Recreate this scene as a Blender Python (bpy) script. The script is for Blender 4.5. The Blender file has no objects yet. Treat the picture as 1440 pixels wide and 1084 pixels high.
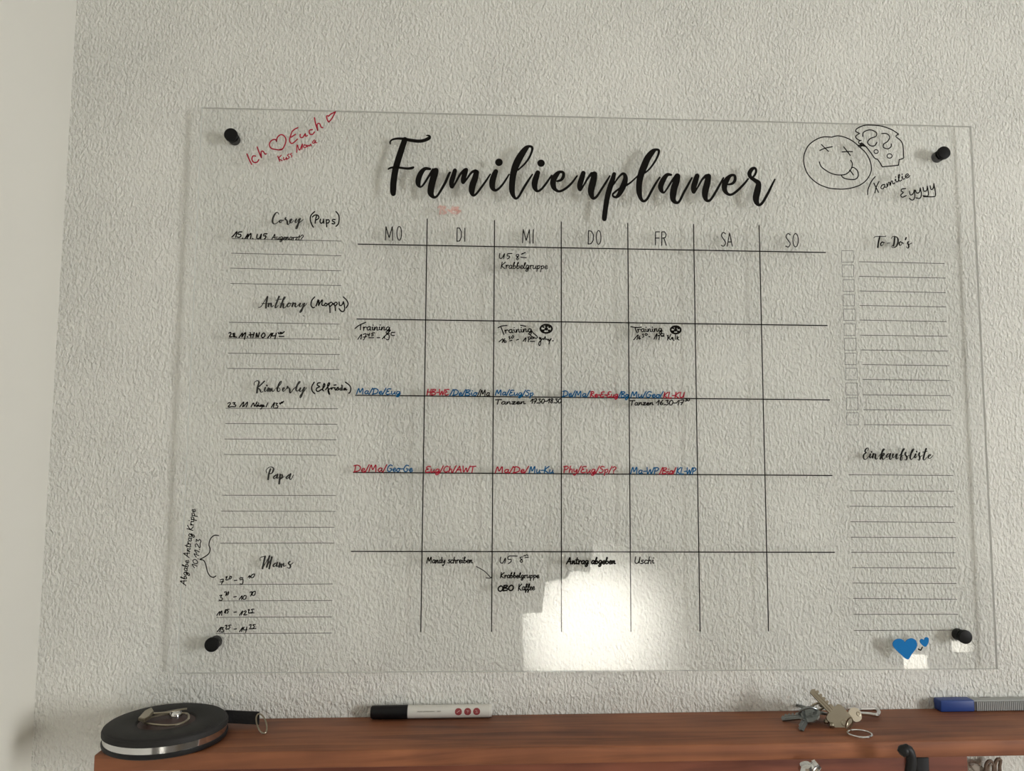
import bpy, bmesh, math, random
from mathutils import Vector, Matrix
random.seed(7)
C = bpy.context.scene.collection
W, H = 1440, 1084
U = 0.075                      # one day column of the planner is 7.5 cm wide
Z0 = 1.734                     # height of the header line above the floor
F_PX = 1100.0
RC = ((0.9990750047854141, -0.006218978698677231, -0.04254949020811259),
      (0.01007041911295107, 0.9958081503321173, 0.0909104745946071),
      (0.04180575883672463, -0.09125487404008946, 0.9949496602803647))
OC = (0.7947285607260025, 3.1146062214166172, -11.395622758552955)
def b2w(q):                    # planner frame (right, down, into the wall) -> world
    return Vector((q[0], q[2], -q[1]))
CAM = b2w(OC) * U + Vector((0, 0, Z0))

# ------------------------------------------------------------------ camera, world, light, exposure
sc = bpy.context.scene
cd = bpy.data.cameras.new('camera'); cam = bpy.data.objects.new('camera', cd); C.objects.link(cam)
cd.sensor_width = 36; cd.lens = 36 * F_PX / W; cd.clip_start = 0.02
r, d, f = b2w(RC[0]), b2w(RC[1]), b2w(RC[2])
cam.matrix_world = Matrix(((r.x, -d.x, -f.x, CAM.x), (r.y, -d.y, -f.y, CAM.y), (r.z, -d.z, -f.z, CAM.z), (0, 0, 0, 1)))
sc.camera = cam
wd = bpy.data.worlds.new('sky'); sc.world = wd; wd.use_nodes = True
wd.node_tree.nodes['Background'].inputs[0].default_value = (0.75, 0.85, 1.0, 1)
wd.node_tree.nodes['Background'].inputs[1].default_value = 1.0
sc.view_settings.view_transform = 'Standard'; sc.view_settings.look = 'None'
sc.view_settings.gamma = 1; sc.view_settings.use_curve_mapping = False
sc.view_settings.exposure = 0.0
sc.cycles.sample_clamp_indirect = 0
WINX, WINY0, WINY1, WINZ0, WINZ1 = 2.5, -1.92, -1.34, 1.15, 1.95     # window in the right wall
FRONT_Y, FAR_Y = -2.9, -3.9
def area_light(name, loc, target, sx, sy, power, col):
    l = bpy.data.lights.new(name, 'AREA'); l.shape = 'RECTANGLE'; l.size = sx; l.size_y = sy; l.energy = power; l.color = col
    o = bpy.data.objects.new(name, l); C.objects.link(o); o.location = loc
    o.rotation_euler = (Vector(target) - Vector(loc)).to_track_quat('-Z', 'Y').to_euler()
    return o
def spot_light(name, loc, target, power, angle, blend, radius, col):
    l = bpy.data.lights.new(name, 'SPOT'); l.energy = power; l.spot_size = angle; l.spot_blend = blend; l.shadow_soft_size = radius; l.color = col
    o = bpy.data.objects.new(name, l); C.objects.link(o); o.location = loc
    o.rotation_euler = (Vector(target) - Vector(loc)).to_track_quat('-Z', 'Y').to_euler()
    return o
area_light('window_daylight', (WINX + .03, (WINY0 + WINY1) / 2, (WINZ0 + WINZ1) / 2), (0, (WINY0 + WINY1) / 2, (WINZ0 + WINZ1) / 2),
           WINY1 - WINY0, WINZ1 - WINZ0, 51, (1.0, 1.0, 0.985))

# ------------------------------------------------------------------ pixel helpers: a photo pixel onto a real plane
def wray(px, py):
    x, y = (px - W / 2) / F_PX, (py - H / 2) / F_PX
    return b2w([RC[0][i] * x + RC[1][i] * y + RC[2][i] for i in range(3)])
def atY(px, py, Y=0.0):
    dd = wray(px, py); return CAM + dd * ((Y - CAM.y) / dd.y)
WY = 0.17 * U                  # the wall behind the board
PT = 0.048 * U                 # board thickness
def mirror(px, py, Y):         # where the reflection seen at a pixel of the board's face lies on the plane y = Y
    B = atY(px, py, 0); dd = B - CAM; dd.y = -dd.y
    return B + dd * (Y / dd.y)
MIRROR_SPOT = mirror(834, 888, FAR_Y)
spot_light('added_reflection_spot', (MIRROR_SPOT.x - .05, FAR_Y + .93, MIRROR_SPOT.z + .15), MIRROR_SPOT, 600, math.radians(68), 1.0, .03, (1.0, .975, .94))  # added unseen spot, lights the far wall for the large reflection
MS2 = mirror(1290, 932, FAR_Y)
spot_light('added_small_reflection_spot', (MS2.x, FAR_Y + .8, MS2.z + .3), MS2, 320, math.radians(56), .7, .03, (1, .97, .92))  # second added spot, brightens what the two small openings reflect
MS3 = mirror(1352, 910, FAR_Y)

# ------------------------------------------------------------------ materials
def new_mat(name):
    m = bpy.data.materials.new(name); m.use_nodes = True
    nt = m.node_tree; return m, nt, nt.nodes['Principled BSDF'], nt.nodes, nt.links
def plain(name, col, rough=.5, metal=0, var=0.06, scale=60, bump=0, coat=0, spec=.5):
    m, nt, b, N, L = new_mat(name)
    tc = N.new('ShaderNodeTexCoord'); no = N.new('ShaderNodeTexNoise'); no.inputs['Scale'].default_value = scale
    L.new(tc.outputs['Object'], no.inputs['Vector'])
    mx = N.new('ShaderNodeMix'); mx.data_type = 'RGBA'
    mx.inputs[6].default_value = [c * (1 - var) for c in col] + [1]; mx.inputs[7].default_value = [min(1, c * (1 + var)) for c in col] + [1]
    L.new(no.outputs['Fac'], mx.inputs[0]); L.new(mx.outputs[2], b.inputs['Base Color'])
    b.inputs['Roughness'].default_value = rough; b.inputs['Metallic'].default_value = metal
    b.inputs['Specular IOR Level'].default_value = spec
    if coat: b.inputs['Coat Weight'].default_value = coat
    if bump:
        bp = N.new('ShaderNodeBump'); bp.inputs['Strength'].default_value = bump; bp.inputs['Distance'].default_value = .001
        L.new(no.outputs['Fac'], bp.inputs['Height']); L.new(bp.outputs[0], b.inputs['Normal'])
    return m
def plaster():
    m, nt, b, N, L = new_mat('rough_plaster')
    tc = N.new('ShaderNodeTexCoord')
    mp = N.new('ShaderNodeMapping'); mp.inputs['Rotation'].default_value = (0, math.radians(-14), 0); mp.inputs['Scale'].default_value = (1.0, 1.0, .55)
    L.new(tc.outputs['Object'], mp.inputs['Vector'])
    n1 = N.new('ShaderNodeTexNoise'); n1.inputs['Scale'].default_value = 370; n1.inputs['Detail'].default_value = 3.5; n1.inputs['Roughness'].default_value = .5
    n1.inputs['Distortion'].default_value = .25
    n2 = N.new('ShaderNodeTexNoise'); n2.inputs['Scale'].default_value = 9; n2.inputs['Detail'].default_value = 2
    L.new(mp.outputs[0], n1.inputs['Vector']); L.new(tc.outputs['Object'], n2.inputs['Vector'])
    cr = N.new('ShaderNodeValToRGB'); cr.color_ramp.elements[0].position = .38; cr.color_ramp.elements[1].position = .72
    L.new(n1.outputs['Fac'], cr.inputs[0])
    st = N.new('ShaderNodeMapRange'); st.inputs[1].default_value = .3; st.inputs[2].default_value = .7; st.inputs[3].default_value = .7; st.inputs[4].default_value = 1.15
    L.new(n2.outputs['Fac'], st.inputs[0])
    mu = N.new('ShaderNodeMath'); mu.operation = 'MULTIPLY'; L.new(cr.outputs[0], mu.inputs[0]); L.new(st.outputs[0], mu.inputs[1])
    bp = N.new('ShaderNodeBump'); bp.inputs['Strength'].default_value = 1.0; bp.inputs['Distance'].default_value = .0019
    L.new(mu.outputs[0], bp.inputs['Height']); L.new(bp.outputs[0], b.inputs['Normal'])
    b.inputs['Base Color'].default_value = (.785, .785, .738, 1); b.inputs['Roughness'].default_value = .95
    b.inputs['Specular IOR Level'].default_value = .15
    return m
def acrylic():
    m, nt, b, N, L = new_mat('clear_acrylic'); N.remove(b)
    ge = N.new('ShaderNodeNewGeometry'); dt = N.new('ShaderNodeVectorMath'); dt.operation = 'DOT_PRODUCT'
    L.new(ge.outputs['Normal'], dt.inputs[0]); L.new(ge.outputs['Incoming'], dt.inputs[1])
    ab = N.new('ShaderNodeMath'); ab.operation = 'ABSOLUTE'; L.new(dt.outputs['Value'], ab.inputs[0])
    iv = N.new('ShaderNodeMath'); iv.operation = 'SUBTRACT'; iv.inputs[0].default_value = 1; L.new(ab.outputs[0], iv.inputs[1])
    pw = N.new('ShaderNodeMath'); pw.operation = 'POWER'; pw.inputs[1].default_value = 5; L.new(iv.outputs[0], pw.inputs[0])
    ma = N.new('ShaderNodeMath'); ma.operation = 'MULTIPLY_ADD'; ma.inputs[1].default_value = .96; ma.inputs[2].default_value = .04; L.new(pw.outputs[0], ma.inputs[0])
    tr = N.new('ShaderNodeBsdfTransparent'); tr.inputs[0].default_value = (.997, .999, .997, 1)
    gl = N.new('ShaderNodeBsdfAnisotropic'); gl.inputs['Roughness'].default_value = .0
    mx = N.new('ShaderNodeMixShader'); L.new(ma.outputs[0], mx.inputs[0]); L.new(tr.outputs[0], mx.inputs[1]); L.new(gl.outputs[0], mx.inputs[2])
    L.new(mx.outputs[0], N['Material Output'].inputs[0]); return m
def see_through(name, col, fac):
    m, nt, b, N, L = new_mat(name); N.remove(b)
    tr = N.new('ShaderNodeBsdfTransparent'); df = N.new('ShaderNodeBsdfDiffuse'); df.inputs[0].default_value = (*col, 1)
    no = N.new('ShaderNodeTexNoise'); no.inputs['Scale'].default_value = 300
    mr = N.new('ShaderNodeMapRange'); mr.inputs[3].default_value = fac * .6; mr.inputs[4].default_value = min(1, fac * 1.4); L.new(no.outputs['Fac'], mr.inputs[0])
    mx = N.new('ShaderNodeMixShader'); L.new(mr.outputs[0], mx.inputs[0]); L.new(tr.outputs[0], mx.inputs[1]); L.new(df.outputs[0], mx.inputs[2])
    L.new(mx.outputs[0], N['Material Output'].inputs[0]); return m
def wood(name, dark, light, rough=.58):
    m, nt, b, N, L = new_mat(name)
    tc = N.new('ShaderNodeTexCoord'); mp = N.new('ShaderNodeMapping'); mp.inputs['Scale'].default_value = (3.0, 42, 42)
    L.new(tc.outputs['Object'], mp.inputs['Vector'])
    n1 = N.new('ShaderNodeTexNoise'); n1.inputs['Scale'].default_value = 1.6; n1.inputs['Detail'].default_value = 6; n1.inputs['Distortion'].default_value = 1.2
    L.new(mp.outputs[0], n1.inputs['Vector'])
    n2 = N.new('ShaderNodeTexNoise'); n2.inputs['Scale'].default_value = 9; n2.inputs['Detail'].default_value = 3; L.new(tc.outputs['Object'], n2.inputs['Vector'])
    mix = N.new('ShaderNodeMath'); mix.operation = 'MULTIPLY_ADD'; mix.inputs[1].default_value = .45; L.new(n2.outputs['Fac'], mix.inputs[0])
    sc1 = N.new('ShaderNodeMath'); sc1.operation = 'MULTIPLY'; sc1.inputs[1].default_value = .6; L.new(n1.outputs['Fac'], sc1.inputs[0]); L.new(sc1.outputs[0], mix.inputs[2])
    cr = N.new('ShaderNodeValToRGB'); cr.color_ramp.elements[0].position = .36; cr.color_ramp.elements[1].position = .68
    cr.color_ramp.elements[0].color = (*dark, 1); cr.color_ramp.elements[1].color = (*light, 1)
    L.new(mix.outputs[0], cr.inputs[0])
    # knots: a few dark rings stretched along the grain
    mp2 = N.new('ShaderNodeMapping'); mp2.inputs['Scale'].default_value = (6.5, 16, 16); L.new(tc.outputs['Object'], mp2.inputs['Vector'])
    vo = N.new('ShaderNodeTexVoronoi'); vo.inputs['Scale'].default_value = .55; L.new(mp2.outputs[0], vo.inputs['Vector'])
    kr = N.new('ShaderNodeValToRGB'); kr.color_ramp.elements[0].position = .03; kr.color_ramp.elements[0].color = (.35, .3, .3, 1)
    kr.color_ramp.elements[1].position = .16; kr.color_ramp.elements[1].color = (1, 1, 1, 1); L.new(vo.outputs['Distance'], kr.inputs[0])
    mm = N.new('ShaderNodeMix'); mm.data_type = 'RGBA'; mm.blend_type = 'MULTIPLY'; mm.inputs[0].default_value = .8
    L.new(cr.outputs[0], mm.inputs[6]); L.new(kr.outputs[0], mm.inputs[7]); L.new(mm.outputs[2], b.inputs['Base Color'])
    bp = N.new('ShaderNodeBump'); bp.inputs['Strength'].default_value = .12; bp.inputs['Distance'].default_value = .0005
    L.new(n1.outputs['Fac'], bp.inputs['Height']); L.new(bp.outputs[0], b.inputs['Normal'])
    b.inputs['Roughness'].default_value = rough; return m
M = {}
M['plaster'] = plaster()
M['smooth'] = plain('smooth_paint', (.72, .71, .655), .9, 0, .02, 6)
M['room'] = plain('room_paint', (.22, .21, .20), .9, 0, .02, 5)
M['floor'] = plain('floor_boards', (.42, .33, .24), .5, 0, .15, 8)
M['acrylic'] = acrylic()
M['edge'] = see_through('acrylic_edge', (.58, .585, .56), .92)
M['black_ink'] = plain('black_ink', (.007, .006, .005), .8, 0, .1, 200, spec=.1)
M['print'] = plain('black_print', (.007, .006, .005), .8, 0, .1, 200, spec=.1)
M['grey_print'] = plain('grey_print', (.06, .06, .055), .8, 0, .1, 200)
M['red_ink'] = plain('red_ink', (.38, .014, .036), .7, 0, .15, 300, spec=.1)
M['blue_ink'] = plain('blue_ink', (.006, .10, .25), .7, 0, .15, 300, spec=.1)
M['faint_ink'] = see_through('wiped_red_ink', (.80, .38, .32), .30)
M['black_cap'] = plain('black_screw', (.004, .004, .004), .5, 0, .1, 80, spec=.2)
M['heart_blue'] = plain('blue_sticker', (.006, .165, .46), .6, 0, .06, 90, spec=.15)
M['white_rim'] = plain('white_rim', (.78, .80, .80), .5, 0, .02, 60)
M['wood'] = wood('red_brown_wood', (.105, .031, .014), (.34, .122, .050))
M['wood_rail'] = wood('red_wood_rail', (.11, .024, .012), (.27, .080, .038))
M['black_plastic'] = plain('black_plastic', (.008, .008, .009), .5, 0, .15, 90, .1, spec=.3)
M['dark_disc'] = plain('dark_grey_plastic', (.016, .015, .0145), .65, 0, .15, 120, .1, spec=.35)
M['strap'] = plain('black_strap', (.008, .008, .009), .7, 0, .2, 400, .3)
M['chrome'] = plain('polished_steel', (.72, .72, .72), .12, 1, .03, 40)
M['nickel'] = plain('brushed_nickel', (.36, .315, .24), .34, 1, .08, 150)
M['dark_nickel'] = plain('dull_grey_metal', (.26, .28, .28), .36, 1, .12, 150)
M['recess_red_reflection'] = plain('recess_painted_reflection', (.045, .015, .012), .5, 0, .2, 60)  # red-brown reflection in the recess, put into its base colour
M['pen_black'] = plain('pen_cap_black', (.006, .006, .007), .45, 0, .1, 80, spec=.25)
M['pen_white'] = plain('pen_barrel_white', (.66, .65, .60), .45, 0, .03, 50)
M['pen_red'] = plain('pen_red_print', (.28, .045, .05), .6, 0, .1, 100)
M['pen_pale'] = plain('pen_pale_print', (.62, .42, .40), .6, 0, .05, 100)
M['pen_grey'] = plain('pen_grey_print', (.22, .21, .19), .6, 0, .1, 100)
M['box_blue'] = plain('blue_plastic', (.012, .045, .22), .45, 0, .08, 60)
M['box_grey'] = plain('grey_plastic', (.36, .37, .36), .5, 0, .08, 60)
M['box_text'] = plain('grey_print_on_box', (.2, .2, .2), .6, 0, .1, 60)
M['cord'] = plain('brown_cord', (.15, .10, .07), .7, 0, .3, 300)
M['shell'] = plain('grey_brown_shell', (.28, .24, .20), .5, 0, .3, 120)
M['frame_white'] = plain('window_frame_white', (.8, .8, .78), .4, 0, .02, 20)

# ------------------------------------------------------------------ object helpers
def link(name, bm, mat, parent=None, label=None, smooth=False, mats=None):
    org = parent.matrix_basis.translation.copy() if parent else None
    if parent and parent.parent: org = org + parent.parent.location
    me = bpy.data.meshes.new(name)
    if org is not None:
        bmesh.ops.translate(bm, verts=bm.verts, vec=-org)
    bmesh.ops.recalc_face_normals(bm, faces=bm.faces)
    if smooth:
        for fc in bm.faces: fc.smooth = True
    bm.to_mesh(me); bm.free()
    if smooth: 
        try: me.set_sharp_from_angle(angle=math.radians(35))
        except Exception: pass
    o = bpy.data.objects.new(name, me); C.objects.link(o)
    for mm in (mats or [mat]): me.materials.append(mm)
    if parent: o.parent = parent
    if label: o['label'] = label
    return o
def tag(o, label, cat, group=None):
    o['label'] = label; o['category'] = cat
    if group: o['group'] = group
    return o
def thing(name, loc, label, cat, group=None):
    o = bpy.data.objects.new(name, None); C.objects.link(o); o.location = loc; o.empty_display_size = .02
    return tag(o, label, cat, group)
def struct(o): o['kind'] = 'structure'; return o
def box(bm, lo, hi, bev=0, fr=None):
    vs = [Vector((x, y, z)) for z in (lo[2], hi[2]) for y in (lo[1], hi[1]) for x in (lo[0], hi[0])]
    if fr: vs = [fr(v) for v in vs]
    v = [bm.verts.new(p) for p in vs]
    fs = [bm.faces.new([v[i] for i in q]) for q in ((0, 1, 3, 2), (4, 6, 7, 5), (0, 4, 5, 1), (1, 5, 7, 3), (3, 7, 6, 2), (2, 6, 4, 0))]
    if bev:
        es = list({e for fc in fs for e in fc.edges})
        bmesh.ops.bevel(bm, geom=es, offset=bev, segments=3, profile=.5, affect='EDGES')
def lathe(bm, prof, origin, axis, segs=48):
    """prof: (radius, height) pairs turned about the axis"""
    axis = Vector(axis).normalized(); t = Vector((1, 0, 0)) if abs(axis.x) < .9 else Vector((0, 1, 0))
    e1 = axis.cross(t).normalized(); e2 = axis.cross(e1); rows = []
    for rr, hh in prof:
        if rr < 1e-7: rows.append([bm.verts.new(Vector(origin) + axis * hh)]); continue
        rows.append([bm.verts.new(Vector(origin) + axis * hh + (e1 * math.cos(2 * math.pi * k / segs) + e2 * math.sin(2 * math.pi * k / segs)) * rr) for k in range(segs)])
    for A, B in zip(rows, rows[1:]):
        for k in range(segs):
            k2 = (k + 1) % segs
            if len(A) == 1 and len(B) == 1: continue
            if len(A) == 1: bm.faces.new((A[0], B[k], B[k2]))
            elif len(B) == 1: bm.faces.new((A[k], B[0], A[k2]))
            else: bm.faces.new((A[k], B[k], B[k2], A[k2]))
def tube(bm, pts, rad, closed=False, segs=10, flat=1.0, up=None):
    pts = [Vector(p) for p in pts]; n = len(pts); rows = []; prev = None
    for i in range(n):
        if closed: tg = pts[(i + 1) % n] - pts[i - 1]
        else: tg = pts[min(i + 1, n - 1)] - pts[max(i - 1, 0)]
        tg.normalize()
        if prev is None:
            q = Vector(up) if up else (Vector((0, 0, 1)) if abs(tg.z) < .9 else Vector((1, 0, 0)))
        else: q = prev
        e1 = (q - tg * q.dot(tg)).normalized(); prev = e1; e2 = tg.cross(e1)
        rr = rad[i] if isinstance(rad, (list, tuple)) else rad
        rows.append([bm.verts.new(pts[i] + (e1 * math.cos(2 * math.pi * k / segs) * flat + e2 * math.sin(2 * math.pi * k / segs)) * rr) for k in range(segs)])
    m = n if closed else n - 1
    for i in range(m):
        A, B = rows[i], rows[(i + 1) % n]
        for k in range(segs): bm.faces.new((A[k], B[k], B[(k + 1) % segs], A[(k + 1) % segs]))
    if not closed:
        bm.faces.new(rows[0]); bm.faces.new(rows[-1])
def prism(bm, poly, thick):
    """poly: list of Vectors (one face), thick: Vector to the opposite face"""
    a = [bm.verts.new(p) for p in poly]; b = [bm.verts.new(p + thick) for p in poly]; n = len(poly)
    bm.faces.new(a); bm.faces.new(b)
    for i in range(n): bm.faces.new((a[i], a[(i + 1) % n], b[(i + 1) % n], b[i]))
def smooth_path(P, step=3.0, closed=False):
    """Catmull-Rom through the points (tuples of any length)"""
    if len(P) < 3: return [tuple(p) for p in P]
    n = len(P); out = []
    g = (lambda i: P[i % n]) if closed else (lambda i: P[max(0, min(n - 1, i))])
    for i in range(n if closed else n - 1):
        a, b, c, e = g(i - 1), g(i), g(i + 1), g(i + 2)
        k = max(2, min(10, int(math.hypot(c[0] - b[0], c[1] - b[1]) / step)))
        for j in range(k):
            t = j / k
            out.append(tuple(.5 * (2 * b[m] + (c[m] - a[m]) * t + (2 * a[m] - 5 * b[m] + 4 * c[m] - e[m]) * t * t + (3 * b[m] - a[m] - 3 * c[m] + e[m]) * t ** 3) for m in range(len(b))))
    if not closed: out.append(tuple(P[-1]))
    return out

# ------------------------------------------------------------------ ink: strokes as thin solid ribbons on the board
INK = 0.00012
def ribbon(bm, pts, y0, y1):
    """pts: (px, py, width_px) in photo pixels, laid on the plane y0 with thickness to y1"""
    P = [(p[0], p[1], max(.25, p[2])) for p in pts]
    if len(P) == 1: P = [(P[0][0] - .05, P[0][1], P[0][2]), (P[0][0] + .05, P[0][1], P[0][2])]
    n = len(P); dirs = []
    for i in range(n):
        a, b = P[max(0, i - 1)], P[min(n - 1, i + 1)]; l = math.hypot(b[0] - a[0], b[1] - a[1]) or 1
        dirs.append(((b[0] - a[0]) / l, (b[1] - a[1]) / l))
    S = []
    for s_ in (.97, .7, .35): # rounded start
        w = P[0][2] / 2; S.append((P[0][0] - dirs[0][0] * w * s_, P[0][1] - dirs[0][1] * w * s_, w * math.sqrt(1 - s_ * s_), dirs[0]))
    for p, dd in zip(P, dirs): S.append((p[0], p[1], p[2] / 2, dd))
    for s_ in (.35, .7, .97):
        w = P[-1][2] / 2; S.append((P[-1][0] + dirs[-1][0] * w * s_, P[-1][1] + dirs[-1][1] * w * s_, w * math.sqrt(1 - s_ * s_), dirs[-1]))
    rows = []
    for x, y, w, dd in S:
        L_, R_ = (x - dd[1] * w, y + dd[0] * w), (x + dd[1] * w, y - dd[0] * w)
        rows.append([bm.verts.new(atY(*L_, y0)), bm.verts.new(atY(*R_, y0)), bm.verts.new(atY(*R_, y1)), bm.verts.new(atY(*L_, y1))])
    for A, B in zip(rows, rows[1:]):
        for k in range(4): bm.faces.new((A[k], B[k], B[(k + 1) % 4], A[(k + 1) % 4]))
    bm.faces.new(rows[0]); bm.faces.new(rows[-1])
FRONT = (-INK, 0.0)            # pen ink on the front face
BACK = (PT, PT + INK)          # print on the rear face
def parse(s): return [[tuple(float(v) for v in p.split(',')) for p in st.split()] for st in s.split('|') if st.strip()]
def pen(bm, s, ox, oy, k, w, side=FRONT, thick=None, closed=False, sm=True):
    """strokes traced in an enlargement: origin ox,oy and scale k; w px wide, thick px on down-strokes"""
    for st in parse(s):
        P = [(ox + q[0] / k, oy + q[1] / k) + ((q[2] / k,) if len(q) > 2 else ()) for q in st]
        if sm: P = smooth_path(P, 1.2, closed)
        elif len(P) > 2:       # straight strokes with corners: points close to every corner keep the width
            Q = []
            for a, b in zip(P, P[1:]): Q += [tuple(u + (v - u) * t for u, v in zip(a, b)) for t in (0, .06, .94)]
            P = Q + [P[-1]]
        if closed: P = P + P[:1]
        if len(P[0]) == 2:
            if thick:
                ws = []
                for i in range(len(P)):
                    a, b = P[max(0, i - 1)], P[min(len(P) - 1, i + 1)]; l = math.hypot(b[0] - a[0], b[1] - a[1]) or 1
                    ws.append(w + (thick - w) * max(0, (b[1] - a[1]) / l) ** 1.5)
                ws = [sum(ws[max(0, i - 1):i + 2]) / len(ws[max(0, i - 1):i + 2]) for i in range(len(ws))]
                P = [p + (x,) for p, x in zip(P, ws)]
            else: P = [p + (w,) for p in P]
        ribbon(bm, P, *side)
def circle(bm, cx, cy, rx, ry, w, side=FRONT, n=18):
    P = [(cx + rx * math.cos(2 * math.pi * i / n), cy + ry * math.sin(2 * math.pi * i / n), w) for i in range(n + 1)]
    ribbon(bm, P, *side)
G = {  # handwriting: advance, strokes (baseline 0, capitals 1)
 'A': (.75, "0,0 .2,.5 .38,1 .45,.6 .6,0|.1,.35 .58,.38"), 'B': (.65, "0,0 .08,1|.05,.95 .4,1 .5,.8 .1,.55 .5,.4 .5,.1 0,0"), 'C': (.6, ".55,.85 .35,1 .08,.6 .1,.15 .35,0 .55,.15"),
 'D': (.7, ".08,0 .12,1|-.05,.9 .3,1 .6,.7 .5,.2 0,0"), 'E': (.58, ".52,.95 .3,1 .1,.85 .12,.6 .35,.55 .08,.45 .02,.12 .2,0 .5,.1"), 'G': (.72, ".6,.9 .3,1 .05,.5 .15,.05 .45,.05 .6,.4 .35,.42"),
 'H': (.7, ".05,0 .1,1|.5,0 .55,1|.02,.5 .6,.5"), 'K': (.65, ".05,0 .1,1|.55,1 .12,.45 .55,0"), 'L': (.5, ".1,1 .05,.05 .45,.02"), 'M': (.85, "0,0 .15,.98 .35,.3 .6,1 .68,0"),
 'O': (.7, ".35,1 .06,.7 .08,.2 .35,0 .6,.3 .58,.8 .35,1 .25,.95"), 'P': (.6, ".08,0 .1,1|-.02,.9 .3,1 .52,.8 .35,.5 .1,.45"), 'R': (.65, ".05,0 .1,1|0,.95 .4,1 .45,.7 .1,.5 .55,0"),
 'S': (.55, ".5,.9 .25,1 .08,.75 .4,.45 .4,.12 .15,0 .0,.1"), 'T': (.6, "0,.95 .6,1|.3,.98 .25,0"), 'U': (.7, ".08,1 .05,.3 .25,.02 .5,.3 .58,1 .56,.1"), 'V': (.6, "0,1 .25,0 .55,1"), 'W': (.85, "0,1 .15,.02 .4,.7 .55,.02 .8,1"),
 'a': (.55, ".42,.5 .2,.55 .05,.25 .18,.02 .38,.2 .42,.5 .4,.1 .52,.02"), 'b': (.5, ".05,.35 .2,1 .1,.95 .05,.3 .15,0 .38,.15 .35,.45 .1,.35"), 'c': (.45, ".4,.45 .2,.55 .05,.25 .18,.02 .42,.12"),
 'd': (.55, ".4,.45 .15,.5 .05,.2 .2,.0 .38,.3 .42,1 .4,.1 .52,.05"), 'e': (.45, ".05,.2 .35,.35 .25,.55 .08,.4 .08,.1 .25,0 .44,.15"), 'f': (.4, ".0,.1 .3,.7 .3,1 .15,.9 .12,.0 .1,-.4 .2,-.1 .4,.2|.0,.5 .35,.5"),
 'g': (.55, ".42,.45 .2,.55 .05,.25 .18,.02 .4,.3 .43,.5 .38,-.25 .2,-.42 .08,-.25 .5,.1"), 'h': (.5, ".12,1 .09,.5 .06,0|.07,.25 .2,.52 .34,.48 .36,.2 .38,.0"), 'i': (.28, ".05,.4 .1,.55 .1,.1 .26,.08|.12,.8 .14,.84"),
 'k': (.5, ".05,0 .1,1|.42,.55 .1,.28 .45,0"), 'l': (.3, ".0,.2 .2,.8 .18,1 .08,.8 .08,.1 .28,.08"), 'm': (.75, ".05,.5 .05,.0 .2,.5 .3,.45 .3,0 .45,.5 .55,.45 .55,.05 .72,.08"), 'n': (.52, ".05,.5 .05,0 .2,.48 .34,.48 .34,.05 .5,.08"),
 'o': (.5, ".25,.55 .06,.35 .12,.05 .3,.02 .42,.3 .25,.55 .48,.45"), 'p': (.52, ".05,.5 .1,.2 .08,-.42|.09,.35 .3,.55 .42,.35 .3,.05 .1,.1"), 'q': (.5, ".4,.5 .15,.5 .08,.15 .3,.1 .4,.5 .38,-.4"), 'r': (.42, ".02,.4 .1,.55 .1,.0|.1,.3 .25,.53 .4,.45"),
 's': (.42, ".36,.5 .15,.52 .12,.36 .34,.22 .25,.02 .02,.06"), 't': (.4, ".18,.95 .12,.15 .22,.02 .38,.1|.0,.62 .36,.66"), 'u': (.55, ".05,.55 .06,.1 .2,.02 .38,.25 .42,.55 .4,.1 .53,.05"), 'x': (.5, ".05,.5 .4,0|.42,.55 .02,.0"),
 'y': (.52, ".05,.55 .08,.2 .25,.15 .4,.55 .36,-.1 .2,-.42 .06,-.28"), 'z': (.45, ".05,.5 .38,.52 .06,.02 .42,.06"),
 '0': (.55, ".28,1 .06,.7 .1,.1 .3,0 .48,.4 .44,.85 .28,1"), '1': (.42, ".0,.45 .32,1 .24,0"), '2': (.55, ".05,.8 .25,1 .42,.75 .05,.02 .5,.05"), '3': (.5, ".05,.92 .35,.98 .2,.58 .42,.35 .25,0 .0,.1"), '4': (.55, ".25,1 .05,.4 .5,.42|.42,.7 .36,0"),
 '5': (.52, ".48,.98 .15,.95 .1,.58 .38,.55 .4,.2 .2,0 .02,.08"), '6': (.5, ".38,1 .12,.55 .08,.15 .28,0 .42,.25 .25,.42 .1,.25"), '7': (.5, ".05,.95 .48,1 .2,0|.1,.5 .42,.52"), '8': (.5, ".4,.9 .2,1 .1,.75 .38,.35 .3,0 .1,.1 .15,.4 .42,.8 .35,.95"), '9': (.5, ".4,.85 .2,1 .08,.7 .25,.5 .42,.8 .35,.0"),
 '-': (.4, ".05,.4 .34,.42"), '/': (.35, ".0,-.05 .3,1.05"), '.': (.22, ".08,.0 .1,.03"), '?': (.5, ".05,.8 .25,1 .42,.75 .2,.4 .2,.22|.19,.02 .2,.0"), ' ': (.35, ""), ',': (.2, ".1,.05 .05,-.15"),
}
def write(bm, s, x0, y0, x1, y1, cap, w=1.7, slant=.12, side=FRONT):
    """handwritten text between two photo pixels on its baseline"""
    tot = sum(G[c][0] for c in s); L = math.hypot(x1 - x0, y1 - y0); ux, uy = (x1 - x0) / L, (y1 - y0) / L; kx = L / tot; cur = 0
    for c in s:
        jit = random.uniform(-.03, .03)
        for st in parse(G[c][1]):
            P = []
            for gx, gy in st:
                a = (cur + gx) * kx + gy * cap * slant; h = (gy + jit) * cap
                P.append((x0 + ux * a + uy * h, y0 + uy * a - ux * h))
            P = smooth_path(P, 1.0); ribbon(bm, [p + (w,) for p in P], *side)
        cur += G[c][0]

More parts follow.
